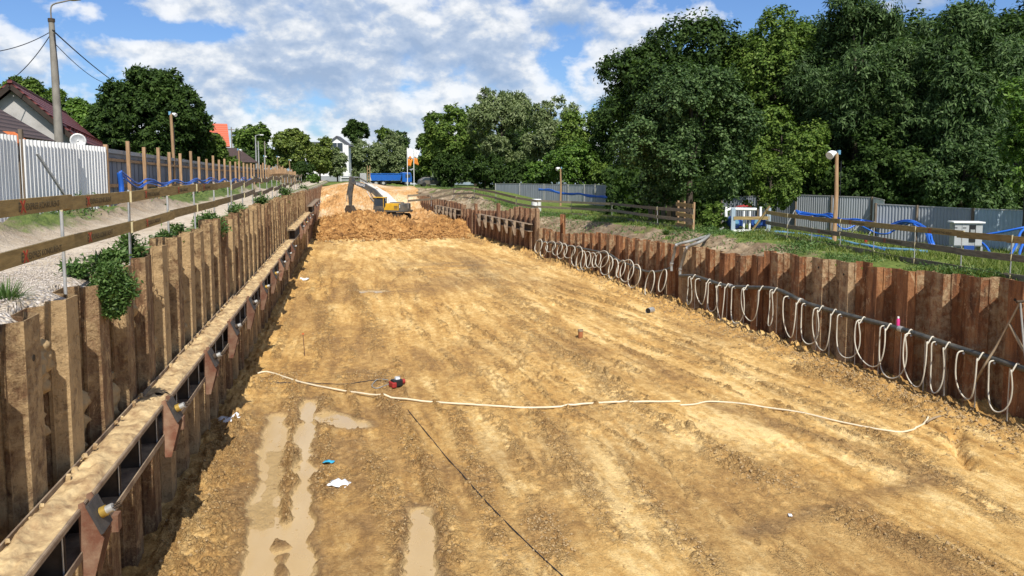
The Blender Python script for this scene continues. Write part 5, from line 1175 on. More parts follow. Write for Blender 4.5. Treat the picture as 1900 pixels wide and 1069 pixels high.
tree('locust_tree', 'wide locust tree with pale frond tips above the electric cabinet', 1775, -20, 52, 270, 2.4, 'acacia', 5, 42000, 0.50, 0.13, 330, droop=0.9, lobe=(0.16, 0.30), nl=44)
tree('broadleaf_tree', 'dark tree filling the upper right corner behind the locust trees', 1905, 0, 60, 210, 2.4, 'dark', 6, 26000, 0.40, 0.26, 350)
tree('broadleaf_tree', 'lower green tree between the rounded mid green tree and the timber lamp mast', 1455, 190, 54, 190, 2.4, 'mid', 7, 26000, 0.30, 0.18, 372, lobe=(0.2, 0.34), nl=34)
tree('young_tree', 'bright leaved young tree leaning into the picture at the right edge', 1925, 90, 32, 125, 2.6, 'fresh', 8, 9000, 0.22, 0.12, 385, lobe=(0.2, 0.34), gap=0.25)
tree('shrub', 'low dark shrub behind the hoarding above the electric cabinet', 1790, 250, 50, 260, 2.2, 'acacia', 9, 20000, 0.36, 0.15, 400, droop=0.7, cat='shrub', lobe=(0.2, 0.34), nl=34)
tree('shrub', 'dark shrub behind the hoarding just right of the lamp mast', 1640, 240, 52, 200, 2.2, 'dark', 10, 18000, 0.34, 0.2, 385, cat='shrub')
tree('shrub', 'low leafy shrub beside the timber barrier at the foot of the rounded tree', 1327, 376, 39, 62, 2.9, 'mid', 12, 3500, 0.16, 0.10, 436, cat='shrub', gap=0.1)
tree('shrub', 'hanging spray of leaves in front of the grey hoarding, left of the lamp mast', 1432, 285, 47, 110, 2.4, 'mid', 13, 9000, 0.22, 0.12, 402, cat='shrub')
# a second, far row closes the gaps
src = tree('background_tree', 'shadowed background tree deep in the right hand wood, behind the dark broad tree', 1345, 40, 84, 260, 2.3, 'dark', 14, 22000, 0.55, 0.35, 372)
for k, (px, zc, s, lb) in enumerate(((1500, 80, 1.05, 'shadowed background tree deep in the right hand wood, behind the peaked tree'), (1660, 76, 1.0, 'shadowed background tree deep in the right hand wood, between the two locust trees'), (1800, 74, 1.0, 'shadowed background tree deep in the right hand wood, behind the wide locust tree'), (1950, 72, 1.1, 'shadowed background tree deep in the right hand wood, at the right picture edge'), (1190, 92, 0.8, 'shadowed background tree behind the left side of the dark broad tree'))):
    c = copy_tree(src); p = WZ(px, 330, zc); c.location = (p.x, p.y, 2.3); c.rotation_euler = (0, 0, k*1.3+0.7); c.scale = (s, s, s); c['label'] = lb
# undergrowth: dark leafy band nobody could count
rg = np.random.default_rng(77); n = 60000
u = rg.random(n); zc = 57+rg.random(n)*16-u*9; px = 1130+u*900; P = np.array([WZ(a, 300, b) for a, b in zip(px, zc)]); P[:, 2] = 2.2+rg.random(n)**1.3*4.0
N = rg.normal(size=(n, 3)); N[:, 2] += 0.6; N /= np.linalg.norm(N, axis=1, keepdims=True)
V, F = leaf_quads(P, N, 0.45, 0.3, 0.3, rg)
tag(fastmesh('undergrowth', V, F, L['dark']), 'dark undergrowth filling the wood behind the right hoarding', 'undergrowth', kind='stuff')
# --- the mid distance row
tree('oak_tree', 'sunlit green tree at the left end of the middle row, right of the flags', 838, 183, 120, 112, 3.6, 'mid', 20, 18000, 0.50, 0.34, 330, lobe=(0.2, 0.34), nl=34)
tree('oak_tree', 'dark lower tree between the flags and the middle row', 795, 235, 132, 50, 3.8, 'mid', 21, 7000, 0.5, 0.34, 335)
tree('willow_tree', 'silvery willow, the tallest of the middle row', 930, 150, 112, 130, 3.4, 'grey', 22, 24000, 0.55, 0.22, 325, droop=0.6, lobe=(0.18, 0.34), nl=36)
tree('willow_tree', 'silvery green willow right of the tallest one, with a ragged top', 1030, 176, 104, 120, 3.2, 'grey', 23, 22000, 0.5, 0.2, 320, droop=0.6, lobe=(0.2, 0.34), nl=34, spiky=0.15)
tree('oak_tree', 'bright green tree squeezed between the willows and the dark broad tree', 1090, 182, 98, 110, 3.0, 'mid', 24, 17000, 0.45, 0.3, 340)
tree('shrub', 'bright green bush behind the distant grey hoarding', 1065, 268, 92, 120, 2.8, 'fresh', 25, 14000, 0.36, 0.24, 352, cat='bush', group=None)
tree('shrub', 'small bright bush in front of the willows, left of the distant hoarding', 1000, 300, 98, 70, 3.0, 'fresh', 26, 6000, 0.36, 0.24, 352, cat='bush')
tree('shrub', 'dark bush below the tallest willow', 900, 290, 108, 90, 3.4, 'dark', 27, 9000, 0.4, 0.26, 346, cat='bush')
tree('shrub', 'dark undergrowth bush below the sunlit green tree', 838, 285, 116, 80, 3.6, 'dark', 28, 8000, 0.4, 0.26, 344, cat='bush')
tree('shrub', 'dark bush in front of the willow trunks, left of the small bright bush', 960, 300, 100, 70, 3.2, 'dark', 29, 6000, 0.38, 0.25, 350, cat='bush')
tree('oak_tree', 'shaded tree behind the two willows', 980, 200, 125, 140, 3.6, 'dark', 31, 14000, 0.6, 0.4, 335)
tree('shrub', 'dark bush at the left foot of the dark broad tree', 1160, 290, 68, 90, 2.4, 'dark', 30, 9000, 0.34, 0.2, 352, cat='bush')
tree('shrub', 'dark bush filling the gap behind the two flag poles', 775, 292, 150, 60, 3.5, 'dark', 60, 6000, 0.45, 0.3, 336, cat='bush')
tree('shrub', 'dark bush between the bright green tree and the distant hoarding end', 1120, 300, 88, 60, 2.6, 'mid', 61, 7000, 0.36, 0.24, 350, cat='bush')
tree('oak_tree', 'shaded tree behind the gap between the sunlit tree and the tallest willow', 882, 190, 135, 80, 3.6, 'mid', 62, 12000, 0.55, 0.36, 335)
# --- far end
tree('willow_tree', 'broad grey green willow behind the blue truck', 722, 240, 158, 72, 4.0, 'grey', 40, 15000, 0.62, 0.28, 332, droop=0.6, lobe=(0.2, 0.34), nl=30)
tree('willow_tree', 'grey green willow between the white building and the broad willow', 672, 262, 156, 66, 4.0, 'grey', 41, 12000, 0.62, 0.28, 334, droop=0.6)
tree('poplar_tree', 'dark poplar leaning left above the grey green willows', 660, 218, 190, 46, 4.0, 'dark', 42, 6000, 0.7, 0.42, 272, spiky=0.2)
tree('poplar_tree', 'dark tree top showing behind the right of the broad willow', 742, 244, 190, 34, 4.0, 'dark', 43, 4000, 0.7, 0.42, 290)
tree('poplar_tree', 'dark tree top showing behind the left of the broad willow', 712, 234, 195, 40, 4.0, 'mid', 48, 4000, 0.7, 0.42, 290, spiky=0.3)
tree('oak_tree', 'olive green tree in front of the white building, the larger', 541, 238, 130, 72, 4.2, 'olive', 44, 15000, 0.5, 0.34, 322, lobe=(0.2, 0.34), nl=30)
tree('oak_tree', 'olive green tree in front of the white building, right of the larger one', 592, 250, 132, 50, 4.2, 'olive', 45, 10000, 0.5, 0.34, 325)
tree('oak_tree', 'small green tree hiding the middle of the white building', 625, 268, 134, 36, 4.2, 'grey', 46, 6000, 0.5, 0.3, 330)
tree('oak_tree', 'dark green round tree behind the street lamps', 472, 232, 150, 92, 4.3, 'mid', 47, 14000, 0.62, 0.42, 315, lobe=(0.2, 0.34), nl=30)
tree('shrub', 'dark low bushes left of the olive trees', 455, 275, 125, 60, 4.3, 'dark', 49, 6000, 0.45, 0.3, 330, cat='bush')
tree('shrub', 'green bush at the end of the gravel road', 582, 322, 105, 26, 4.2, 'fresh', 50, 2500, 0.3, 0.14, 352, cat='bush')
tree('shrub', 'dark bush at the road end under the olive trees', 560, 300, 125, 50, 4.2, 'dark', 54, 5000, 0.4, 0.26, 338, cat='bush')
# --- left
tree('round_tree', 'big dark round tree standing behind the long hoarding', 277, 124, 58, 206, 4.5, 'dark', 51, 50000, 0.40, 0.20, 325, droop=0.6, lobe=(0.13, 0.21), nl=260, egg=0.12, full=0.45)
tree('shrub', 'green bush right of the big round tree, before the yellow house', 392, 250, 62, 64, 4.5, 'mid', 52, 9000, 0.3, 0.2, 318, cat='bush')
tree('shrub', 'small sunlit bush peeping over the hoarding below the big round tree', 262, 285, 44, 60, 4.5, 'mid', 53, 3500, 0.26, 0.16, 335, cat='bush')
tree('oak_tree', 'pale green tree behind the maroon roof, right of the concrete pole', 150, 185, 78, 95, 4.5, 'fresh', 55, 15000, 0.42, 0.26, 275, spiky=0.2)
tree('oak_tree', 'green tree behind the maroon roof at the left picture edge', 38, 142, 72, 100, 4.5, 'mid', 56, 15000, 0.42, 0.26, 250)
tree('oak_tree', 'green tree behind the ridge of the maroon roof, left of the pole', 100, 160, 80, 70, 4.5, 'mid', 57, 9000, 0.42, 0.26, 260)
tree('shrub', 'green bush in front of the yellow house wall', 430, 290, 90, 40, 4.4, 'mid', 58, 3500, 0.34, 0.22, 322, cat='bush')

# ================================================================== HOUSES
def Vx(p): return Vector(p)
# maroon roof house: gable end faces us, the long roof runs off to the back
zc0 = 33.0
A = WZ(18, 157, zc0)           # apex of the front gable
dirv = ray(311, 318); ax_ = Vector((dirv[0], dirv[1], 0)).normalized(); cr = Vector((ax_.y, -ax_.x, 0))
def inplane(px, py, A_, a_):
    d = Vector(ray(px, py)); h_ = Vector((d.x, d.y, 0)); return Vector((0, 0, CAMH))+d*(Vector((A_.x, A_.y, 0)).dot(a_)/h_.dot(a_))
Bv = inplane(152, 268, A, ax_)
half = (Bv-A).dot(cr); ez = Bv.z-4.5; hz_ = A.z-4.5; Lh = 20.0
o = Vector((A.x, A.y, 4.5)); rot = math.atan2(ax_.y, ax_.x)-math.pi/2
t = thing('house', 'grey rendered house with a long maroon metal roof, behind the white corrugated fence', 'house', o, rot)
wl = half-0.45; sl_ = (hz_-ez)/half
m = MB(); pr = [Vector((-wl, 0, -0.3)), Vector((wl, 0, -0.3)), Vector((wl, 0, ez+0.2)), Vector((0, 0, hz_-0.25)), Vector((-wl, 0, ez+0.2))]
m.prism(pr, (0, 0.35, 0), (0, Lh-0.35, 0)); m.build('wall', M['plaster'], t)
rf = MB()
for s in (-1, 1):
    p0 = Vector((0, 0, hz_)); p1 = Vector((s*half, 0, ez)); n = Vector((s*(hz_-ez), 0, half)).normalized()*0.12
    rf.prism([p0, p1, p1+n, p0+n] if s > 0 else [p0, p0+n, p1+n, p1], (0, 0, 0), (0, Lh, 0))
roof = rf.build('roof', M['roofred'], t)
MB().tube([(0, 0, hz_+0.14), (0, Lh, hz_+0.14)], 0.10, 8).build('ridge_cap', M['roofred'], roof)
for s in (-1, 1): MB().bar((0, -0.02, hz_-0.06), (s*half, -0.02, ez-0.06), 0.05, 0.20, (0, 0, 1)).build('barge_board', M['soffit'], t)
MB().tube([(half+0.05, 0, ez-0.02), (half+0.05, Lh, ez-0.02)], 0.08, 8).build('gutter', M['soffit'], t)
sg = MB()
for r_ in (0.55, 0.75):
    sg.tube([(half-r_, 0.6, ez+sl_*r_+0.22), (half-r_, Lh-0.5, ez+sl_*r_+0.22)], 0.025, 5)
for k in range(14): sg.box((half-0.62, 0.8+k*1.4, ez+sl_*0.62+0.15), (0.3, 0.05, 0.16))
sg.build('snow_guard', M['roofred'], roof)
MB().box((wl*0.2, 0.32, ez+0.1), (0.9, 0.03, 0.5)).build('bare_brick_patch', M['yellowwall'], t)
MB().box((wl*0.62, 0.33, ez-0.6), (0.9, 0.06, 1.0)).build('window', M['glass'], t)
# darker tiled roof in front of it
zc1 = 27.0
A2 = WZ(-24, 196, zc1); d2 = ray(500, 318); a2 = Vector((d2[0], d2[1], 0)).normalized(); B2 = inplane(98, 266, A2, a2); c2 = Vector((a2.y, -a2.x, 0))
half2 = (B2-A2).dot(c2); t = thing('house', 'lower house with a dark brown tiled roof at the left picture edge', 'house', (A2.x, A2.y, 4.5), math.atan2(a2.y, a2.x)-math.pi/2)
hz2 = A2.z-4.5; ez2 = B2.z-4.5; L2 = 0.2
MB().prism([Vector((-half2+.3, 0, -.3)), Vector((half2-.3, 0, -.3)), Vector((half2-.3, 0, ez2+.1)), Vector((0, 0, hz2-.2)), Vector((-half2+.3, 0, ez2+.1))], (0, -8, 0), (0, L2-0.3, 0)).build('wall', M['plaster'], t)
rf = MB()
for s in (-1, 1):
    p0 = Vector((0, 0, hz2)); p1 = Vector((s*half2, 0, ez2)); n = Vector((s*(hz2-ez2), 0, half2)).normalized()*0.10
    rf.prism([p0, p1, p1+n, p0+n] if s > 0 else [p0, p0+n, p1+n, p1], (0, -9, 0), (0, L2, 0))
rf.build('roof', M['roofdark'], t)
p = WZ(-10, 245, 22.5); q = WZ(26, 268, 22.5); t = thing('shed', 'small shed whose orange tiled roof edge shows at the left picture edge', 'shed', (p.x, p.y, 4.5), 0)
MB().bar(p-Vector((p.x, p.y, 4.5)), q-Vector((p.x, p.y, 4.5)), 1.6, 0.10).build('roof', M['orange'], t)
MB().box((0.05, 0.8, 0.9), (1.0, 1.2, 2.2)).build('wall', M['timberd'], t)
# satellite dish on its mast
b = WZ(146, 262, 31.0); t = thing('satellite_dish', 'pale grey satellite dish facing left behind the white fence', 'satellite dish', (b.x, b.y, 4.5))
h = b.z-4.5; ds = MB(); vs = []; nr = 5; nn = 20; Md = Matrix.Rotation(R(20), 3, 'Z') @ Matrix.Rotation(R(78), 3, 'X')
for i in range(nr+1):
    for k in range(nn):
        rr = 0.30*i/nr; an = 2*math.pi*k/nn; vs.append(Md @ Vector((rr*math.cos(an), rr*math.sin(an), 0.8*rr*rr))+Vector((0, -0.08, h)))
ds.add(vs, [(i*nn+k, i*nn+(k+1) % nn, (i+1)*nn+(k+1) % nn, (i+1)*nn+k) for i in range(nr) for k in range(nn)], True)
d_ = ds.build('reflector', M['galv'], t); sm = d_.modifiers.new('thickness', 'SOLIDIFY'); sm.thickness = 0.012
MB().tube([(0, 0, -0.3), (0, 0, h)], 0.03, 8).build('mast', M['galv'], t)
MB().tube([(0, -0.06, h-0.25), (-0.1, -0.42, h-0.1)], 0.012, 5).build('feed_arm', M['galv'], t)
# concrete lamp pole
b = WZ(112, 300, 33.5); tp = WZ(95.5, 41, 33.5); h = tp.z-4.5; bx = WZ(115, 330, 33.5)
t = thing('street_lamp', 'tall leaning concrete pole with an arm lamp and wires, before the maroon roof', 'street lamp', (bx.x, bx.y, 4.5))
off = Vector((tp.x-bx.x, tp.y-bx.y, 0))
MB().tube([(0, 0, -0.3), Vector((off.x*0.5, off.y*0.5, h*0.5)), Vector((off.x, off.y, h))], [0.22, 0.165, 0.115], 10).build('pole', M['concrete'], t)
T = Vector((off.x, off.y, h)); Rv = Vector(_rt)
MB().tube([T, T+Vector((0, 0, 0.15))], 0.14, 10).build('cap', M['track'], t)
arm = smoothpath([T+Vector((0, 0, 0.1)), T+Vector((0, 0, 0.55)), T+Vector((0, 0, 0.75))+Rv*0.12, T+Vector((0, 0, 0.85))+Rv*0.5, T+Vector((0, 0, 0.96))+Rv*1.0], 4)
MB().tube(arm, 0.032, 8).build('arm', M['concrete'], t)
hd = MB().tube([T+Vector((0, 0, 0.93))+Rv*0.86, T+Vector((0, 0, 0.98))+Rv*1.0, T+Vector((0, 0, 1.03))+Rv*1.25, T+Vector((0, 0, 1.04))+Rv*1.45], [0.04, 0.10, 0.12, 0.04], 12).build('lamp_head', M['boardend'], t)
for k, z in enumerate((0.35, 0.75, 1.5)): MB().tube([T+Vector((0, -0.10, -z)), T+Vector((0.16, -0.14, -z-0.05))], 0.035, 7).build('insulator', M['black'], t)
MB().tube([T+Vector((0.12, -0.14, -0.5)), T+Vector((0.20, -0.16, -1.6)), T+Vector((0.24, -0.18, -2.7))], 0.022, 6).build('service_cable', M['wire'], t)
Tw = Vector((tp.x, tp.y, tp.z))
def wire(p, q, sagm, label, r=0.018):
    p = Vector(p); q = Vector(q); pts = [p.lerp(q, k/14)-Vector((0, 0, sagm*4*(k/14)*(1-k/14))) for k in range(15)]
    ob = MB().tube([a-p for a in pts], r, 5).build('overhead_wire', M['wire']); ob.location = p; tag(ob, label, 'wire', 'overhead wires on the concrete pole')
wire(Tw+Vector((0.1, -0.1, -0.4)), WZ(208, 149, 60), 0.1, 'thick upper wire falling from the concrete pole towards the round tree', 0.03)
wire(Tw+Vector((0.1, -0.1, -0.9)), WZ(198, 155, 60), 0.3, 'thin lower wire falling from the concrete pole towards the round tree')
wire(Tw+Vector((-0.1, 0, -0.45)), WZ(-60, 99, 30), 0.25, 'upper wire leaving the concrete pole to the left picture edge')
wire(Tw+Vector((-0.1, 0, -0.6)), WZ(24, 146, 34.5), 0.15, 'steep wire from the concrete pole down to the maroon roof')
# house with the red tiled steep roof, yellow house
def gable_house(name, label, px, pbase, ppx, zc, w, l, hw, hr, yaw, wallm, roofm, wins=(), chim=None):
    b = WZ(px, 318, zc); t = thing(name, label, 'house', (b.x, b.y, 4.4), yaw)
    MB().prism([Vector((-w/2, 0, -.3)), Vector((w/2, 0, -.3)), Vector((w/2, 0, hw)), Vector((0, 0, hr-.25)), Vector((-w/2, 0, hw))], (0, -l/2, 0), (0, l/2, 0)).build('wall', wallm, t)
    rf = MB(); e = w/2+0.5; zo = hw-(hr-hw)/(w/2)*0.5
    for s in (-1, 1):
        p0 = Vector((0, 0, hr)); p1 = Vector((s*e, 0, zo)); n = Vector((s*(hr-zo), 0, e)).normalized()*0.15
        rf.prism([p0, p1, p1+n, p0+n] if s > 0 else [p0, p0+n, p1+n, p1], (0, -l/2-.5, 0), (0, l/2+.5, 0))
    rfo = rf.build('roof', roofm, t)
    if chim: MB().box(chim, (0.8, 0.8, 1.6)).build('chimney', M['rooforange'], rfo)
    for (x, y, z, a, bb, face) in wins:
        f = MB(); dim = (a, 0.12, bb) if face == 'y' else (0.12, a, bb); fr = f.box((x, y, z), dim).build('window', M['white'], t)
        d = (a-0.2, 0.14, bb-0.2) if face == 'y' else (0.14, a-0.2, bb-0.2); MB().box((x, y, z), d).build('pane', M['glass'], fr)
    return t
zc = 105; hr = WZ(390, 231, zc).z-4.4; he = WZ(390, 268, zc).z-4.4
gable_house('house', 'house with a steep bright red tiled roof right of the round tree', 384, 0, 0, zc, 6.0, 4.6, he, hr, R(-78), M['soffit'], M['rooforange'], (), (0.5, -1.6, hr+0.2))
b = WZ(397, 252, zc-3.2); t = thing('roof_window', 'small roof window in the bright red tiled roof', 'roof window', b, R(-12)); MB().box((0, 0, 0), (0.9, 0.5, 0.8)).build('frame', M['soffit'], t); MB().box((0, -0.02, 0.02), (0.7, 0.5, 0.4)).build('pane', M['white'], t)
zc = 95; gable_house('house', 'small pale yellow house below the bright red roof', 424, 0, 0, zc, 4.2, 4.0, WZ(424, 298, zc).z-4.4, WZ(424, 276, zc).z-4.4, R(-20), M['yellowwall'], M['roofdark'])
b = WZ(384, 312, 66); t = thing('white_tent', 'white tarpaulin roof peeping over the hoarding beyond the round tree', 'tent', (b.x, b.y, 4.4), R(10)); hh = WZ(384, 303, 66).z-4.4
MB().prism([Vector((-1.4, 0, 0)), Vector((1.4, 0, 0)), Vector((1.3, 0, hh-0.25)), Vector((0, 0, hh)), Vector((-1.3, 0, hh-0.25))], (0, -1.5, 0), (0, 1.5, 0)).build('cover', M['litter'], t); MB().tube([(-1.4, -1.5, 0), (-1.4, -1.5, hh-.25)], 0.03, 6).build('pole', M['galv'], t)
# white modern building at the end
zc = 150; b = WZ(628, 318, zc); t = thing('building', 'white rendered building with a gabled bay and tall windows beyond the olive trees', 'building', (b.x, b.y, 4.2), R(-8))
H1_ = WZ(628, 285, zc).z-4.2; H2_ = WZ(628, 254, zc).z-4.2
mm = lambda px: (px-628)*zc/FPX
MB().box(((mm(545)+mm(640))/2, 3.5, H1_/2), (mm(640)-mm(545), 7, H1_)).build('wall', M['whitewall'], t)
MB().prism([Vector((mm(545)-.4, 0, H1_)), Vector((mm(640), 0, H1_)), Vector((mm(632), 0, H1_+2.2)), Vector((mm(552), 0, H1_+2.2))], (0, -0.4, 0), (0, 7.4, 0)).build('roof', M['roofgrey'], t)
MB().prism([Vector((mm(609), 0, 0)), Vector((mm(649), 0, 0)), Vector((mm(649), 0, H2_-1.6)), Vector((mm(629), 0, H2_-0.1)), Vector((mm(609), 0, H2_-1.6))], (0, -1.6, 0), (0, 2, 0)).build('bay', M['whitewall'], t)
rb_ = MB()
for s in (-1, 1): rb_.bar((mm(629), 0.2, H2_), (mm(629)+s*mm(652)*1.0, 0.2, H2_-1.9), 4.2, 0.25)
rb_.build('bay_roof', M['roofgrey'], t)
MB().box((mm(646), -1.75, H2_/2-0.9), (0.75, 0.35, H2_-1.6)).build('pillar', M['white'], t)
for k in range(3):
    f = MB().box((mm(629), -1.64, 1.8+k*2.3), (2.4, 0.1, 1.9)).build('window', M['white'], t)
    MB().box((mm(629)-0.55, -1.68, 1.8+k*2.3), (1.0, 0.08, 1.65)).build('pane', M['glass'], f); MB().box((mm(629)+0.55, -1.68, 1.8+k*2.3), (1.0, 0.08, 1.65)).build('pane', M['glass'], f)
for k, px in enumerate((556, 572, 588, 600)):
    f = MB().box((mm(px), -0.04, 3.2), (1.1, 0.1, 1.5)).build('window', M['white'], t); MB().box((mm(px), -0.07, 3.2), (0.9, 0.1, 1.3)).build('pane', M['glass'], f)
MB().box((mm(541+12), 3, H1_+2.5), (0.9, 0.9, 1.2)).build('chimney', M['track'], t)
zc = 142; b = WZ(612, 333, zc); t = thing('site_fence', 'low grey site fence with a white gate frame at the end of the pit', 'fence', (b.x, b.y, 4.15))
MB().box((mm(590)*0, 0.2, 0.5), (7.5, 0.08, 1.0)).build('panel', M['greypanel'], t)
for x in (2.0, 3.6): MB().box((x, 0, 0.75), (0.12, 0.12, 1.6)).build('post', M['white'], t)
for z in (0.7, 1.5): MB().box((2.8, 0, z), (1.6, 0.1, 0.1)).build('rail', M['white'], t)
# small street lamps and poles far left
for px, pt, zc, mt, lb, hd in ((429, 236, 118, 'concrete', 'thin power pole with a crossarm behind the yellow house', False), (474, 252, 112, 'galv', 'pale street lamp with a short arm before the dark round tree, the left one', True), (479, 262, 118, 'galv', 'pale pole just right of the arm lamp before the dark round tree', False), (491, 262, 118, 'concrete', 'grey pole between the arm lamp and the larger olive tree', False)):
    tp = WZ(px, pt, zc); h = tp.z-4.3; t = thing('street_pole', lb, 'pole', (tp.x, tp.y, 4.3))
    MB().tube([(0, 0, -0.2), (0, 0, h)], [0.13, 0.08], 8).build('pole', M[mt], t)
    if hd: MB().tube([(0, 0, h), (0.4, -0.1, h+0.12), (0.8, -0.2, h+0.14)], 0.05, 6).build('arm', M[mt], t); MB().box((0.9, -0.22, h+0.13), (0.5, 0.2, 0.12)).build('lamp_head', M['white'], t)
    else: MB().box((0, 0, h-0.4), (0.9 if px == 429 else 0.3, 0.1, 0.12)).build('crossarm', M['timberd'], t)
# flags
for i, (px, pt) in enumerate(((755.5, 274), (767.5, 275))):
    zc = 128; tp = WZ(px, pt, zc); h = tp.z-4.2; t = thing('flag_pole', ['flag pole with a white and orange banner, the left one beside the truck', 'flag pole with a white and orange flag, the right one against the green tree'][i], 'flag', (tp.x, tp.y, 3.5)); h += 0.7
    MB().tube([(0, 0, -0.2), (0, 0, h)], 0.06, 8).build('pole', M['white'], t)
    for nm, z0, z1, mt in (('banner', 0.0, 0.55, 'flagw'), ('banner_foot', 0.55, 0.95, 'flago')):
        Hf = 3.1 if i == 0 else 2.6; vs = []
        for a in range(7):
            for c_ in range(6):
                f = z0+(z1-z0)*c_/5; wv = 0.75+0.2*math.sin(f*5+i*2); x = wv*a/6
                vs.append((0.06+x, 0.10*math.sin(a*1.4+f*4+i), h-0.15-f*Hf-x*0.25*(i+0.3)))
        o_ = MB().add(vs, [(a*6+c_, a*6+c_+1, (a+1)*6+c_+1, (a+1)*6+c_) for a in range(6) for c_ in range(5)], True).build(nm, M[mt], t)
        sm = o_.modifiers.new('thickness', 'SOLIDIFY'); sm.thickness = 0.02
    if i == 0: MB().box((0.45, -0.14, h-1.6), (0.35, 0.03, 0.35), Matrix.Rotation(R(45), 3, 'Y')).build('emblem', M['flago'], t)
# ================================================================== BLUE TIPPER TRUCK
b = WZ(722, 336, 138); s_ = 1.0
t = thing('tipper_truck', 'blue tipper truck parked beyond the pit in front of the broad willow', 'truck', (b.x, b.y, 3.42), R(4)); t.scale = (1.12, 1.12, 1.0)
k_ = MB(); prof = [Vector((-2.9, 0, 0.95)), Vector((1.6, 0, 0.95)), Vector((1.9, 0, 2.15)), Vector((-2.95, 0, 2.15)), Vector((-3.1, 0, 1.9))]
k_.prism(prof, (0, -1.2, 0), (0, 1.2, 0)); body = k_.build('tipper_body', M['truckblue'], t)
for x in (-2.2, -1.3, -0.4, 0.5, 1.3): MB().box((x, -1.22, 1.55), (0.10, 0.08, 1.1)).build('rib', M['truckblue'], body)
MB().box((-0.6, -1.23, 2.17), (5.0, 0.1, 0.12)).build('top_rail', M['truckblue'], body)
MB().box((-3.02, 0, 1.5), (0.25, 2.3, 1.1)).build('tailgate', M['sheetwhite'], body)
cb = MB(); cb.prism([Vector((1.95, 0, 0.7)), Vector((3.5, 0, 0.7)), Vector((3.5, 0, 1.5)), Vector((3.3, 0, 2.35)), Vector((1.95, 0, 2.4))], (0, -1.15, 0), (0, 1.15, 0)); cbo = bevel(cb.build('cab', M['truckblue'], t), 0.06)
MB().box((2.85, -1.16, 1.75), (0.8, 0.03, 0.6)).build('side_window', M['glass'], cbo); MB().box((2.75, -1.165, 1.05), (0.9, 0.02, 0.75)).build('door', M['truckblue'], cbo)
MB().box((3.47, 0, 1.85), (0.12, 1.9, 0.7)).build('windscreen', M['glass'], cbo)
MB().box((0.2, 0, 0.72), (6.4, 0.9, 0.3)).build('chassis', M['excgrey'], t)
for x in (-2.2, -1.05, 2.7):
    for y in (-1.0, 1.0):
        wh = MB().tube([(x, y-0.16, 0.5), (x, y+0.16, 0.5)], 0.5, 18).build('wheel', M['black'], t); MB().tube([(x, y-0.18, 0.5), (x, y+0.18, 0.5)], 0.24, 12).build('rim', M['galv'], wh)
p = RP(803, 349, 4.2)
b = WZ(800, 346, 118); t = thing('parked_car', 'dark car mostly hidden behind the far right guard rail', 'car', (b.x, b.y, 3.7), 0.1)
cr_ = MB(); cr_.prism([Vector(q) for q in ((-2, 0, 0.3), (2, 0, 0.3), (2.05, 0, 0.8), (1.2, 0, 0.9), (0.6, 0, 1.4), (-1.1, 0, 1.42), (-1.9, 0, 0.95))], (0, -0.85, 0), (0, 0.85, 0)); bevel(cr_.build('body', M['excgrey'], t), 0.08)
MB().prism([Vector(q) for q in ((1.05, 0, 0.92), (0.55, 0, 1.33), (-1.05, 0, 1.35), (-1.6, 0, 0.97))], (0, -0.87, 0), (0, 0.87, 0)).build('window', M['glass'], t)
for x in (-1.25, 1.25):
    for y in (-0.8, 0.8): MB().tube([(x, y-.1, 0.32), (x, y+.1, 0.32)], 0.32, 14).build('wheel', M['black'], t)
# ================================================================== EXCAVATOR
zb = 1.45; e0 = G(727, 398, zb); yaw = R(148)
t = thing('excavator', 'yellow and grey tracked excavator digging in the soil heap with its dark arm raised', 'excavator', (e0.x, e0.y+0.3, hz(e0.x, e0.y)+0.12), yaw)
K = 0.80
def eb(c, d, name, mt, par=t, bv=0.03, M3=None): 
    o_ = MB().box([v*K for v in c], [v*K for v in d], M3).build(name, M[mt], par); 
    return bevel(o_, bv) if bv else o_
for y in (-1.2, 1.2):
    m = MB(); prf = [Vector((math.cos(a)*0.42+(1.75 if math.cos(a) > 0 else -1.75), 0, 0.42+math.sin(a)*0.42))*K for a in [k*math.pi/8+0.01 for k in range(16)]]
    m.prism(prf, (0, (y-0.28)*K, 0), (0, (y+0.28)*K, 0)); tk = m.build('track', M['track'], t)
    for k in range(17):
        MB().box(((-1.9+k*0.24)*K, y*K, 0.86*K), (0.16*K, 0.60*K, 0.05*K)).build('shoe', M['track'], tk)
eb((0, 0, 0.62), (2.6, 2.0, 0.5), 'undercarriage', 'excgrey'); 
MB().tube([(0, 0, 0.85*K), (0, 0, 1.12*K)], 0.62*K, 20).build('slew_ring', M['excgrey'], t)
eb((-0.35, 0, 1.22), (4.3, 2.6, 0.26), 'deck', 'excgrey')
eb((-0.75, 0.93, 1.78), (1.9, 0.74, 0.92), 'side_panel', 'excyellow'); eb((-0.75, -0.93, 1.78), (1.9, 0.74, 0.86), 'side_panel', 'excyellow')
m = MB(); m.prism([Vector(q)*K for q in ((-0.2, 0, 1.36), (0.55, 0, 1.36), (-0.1, 0, 2.22), (-0.7, 0, 2.22))], (0, 1.00*K, 0), (0, 1.325*K, 0)); m.build('wedge_panel', M['excyellow'], t)
for z in (1.55, 1.72, 1.89): eb((-1.35, 1.32, z), (0.55, 0.03, 0.07), 'grille_slat', 'excgrey', bv=0)
eb((-0.8, 0, 1.9), (1.7, 1.2, 0.9), 'engine_cover', 'excgrey', bv=0.08)
cw = MB(); cw.prism([Vector((math.cos(a)*(0.85)-1.75, math.sin(a)*1.3, 0))*K for a in [math.pi/2+k*math.pi/10 for k in range(11)]], (0, 0, 1.12*K), (0, 0, 2.22*K)); bevel(cw.build('counterweight', M['excgrey'], t), 0.05)
eb((-1.9, 1.29, 1.85), (0.06, 0.05, 0.4), 'badge_stripe', 'white', bv=0)
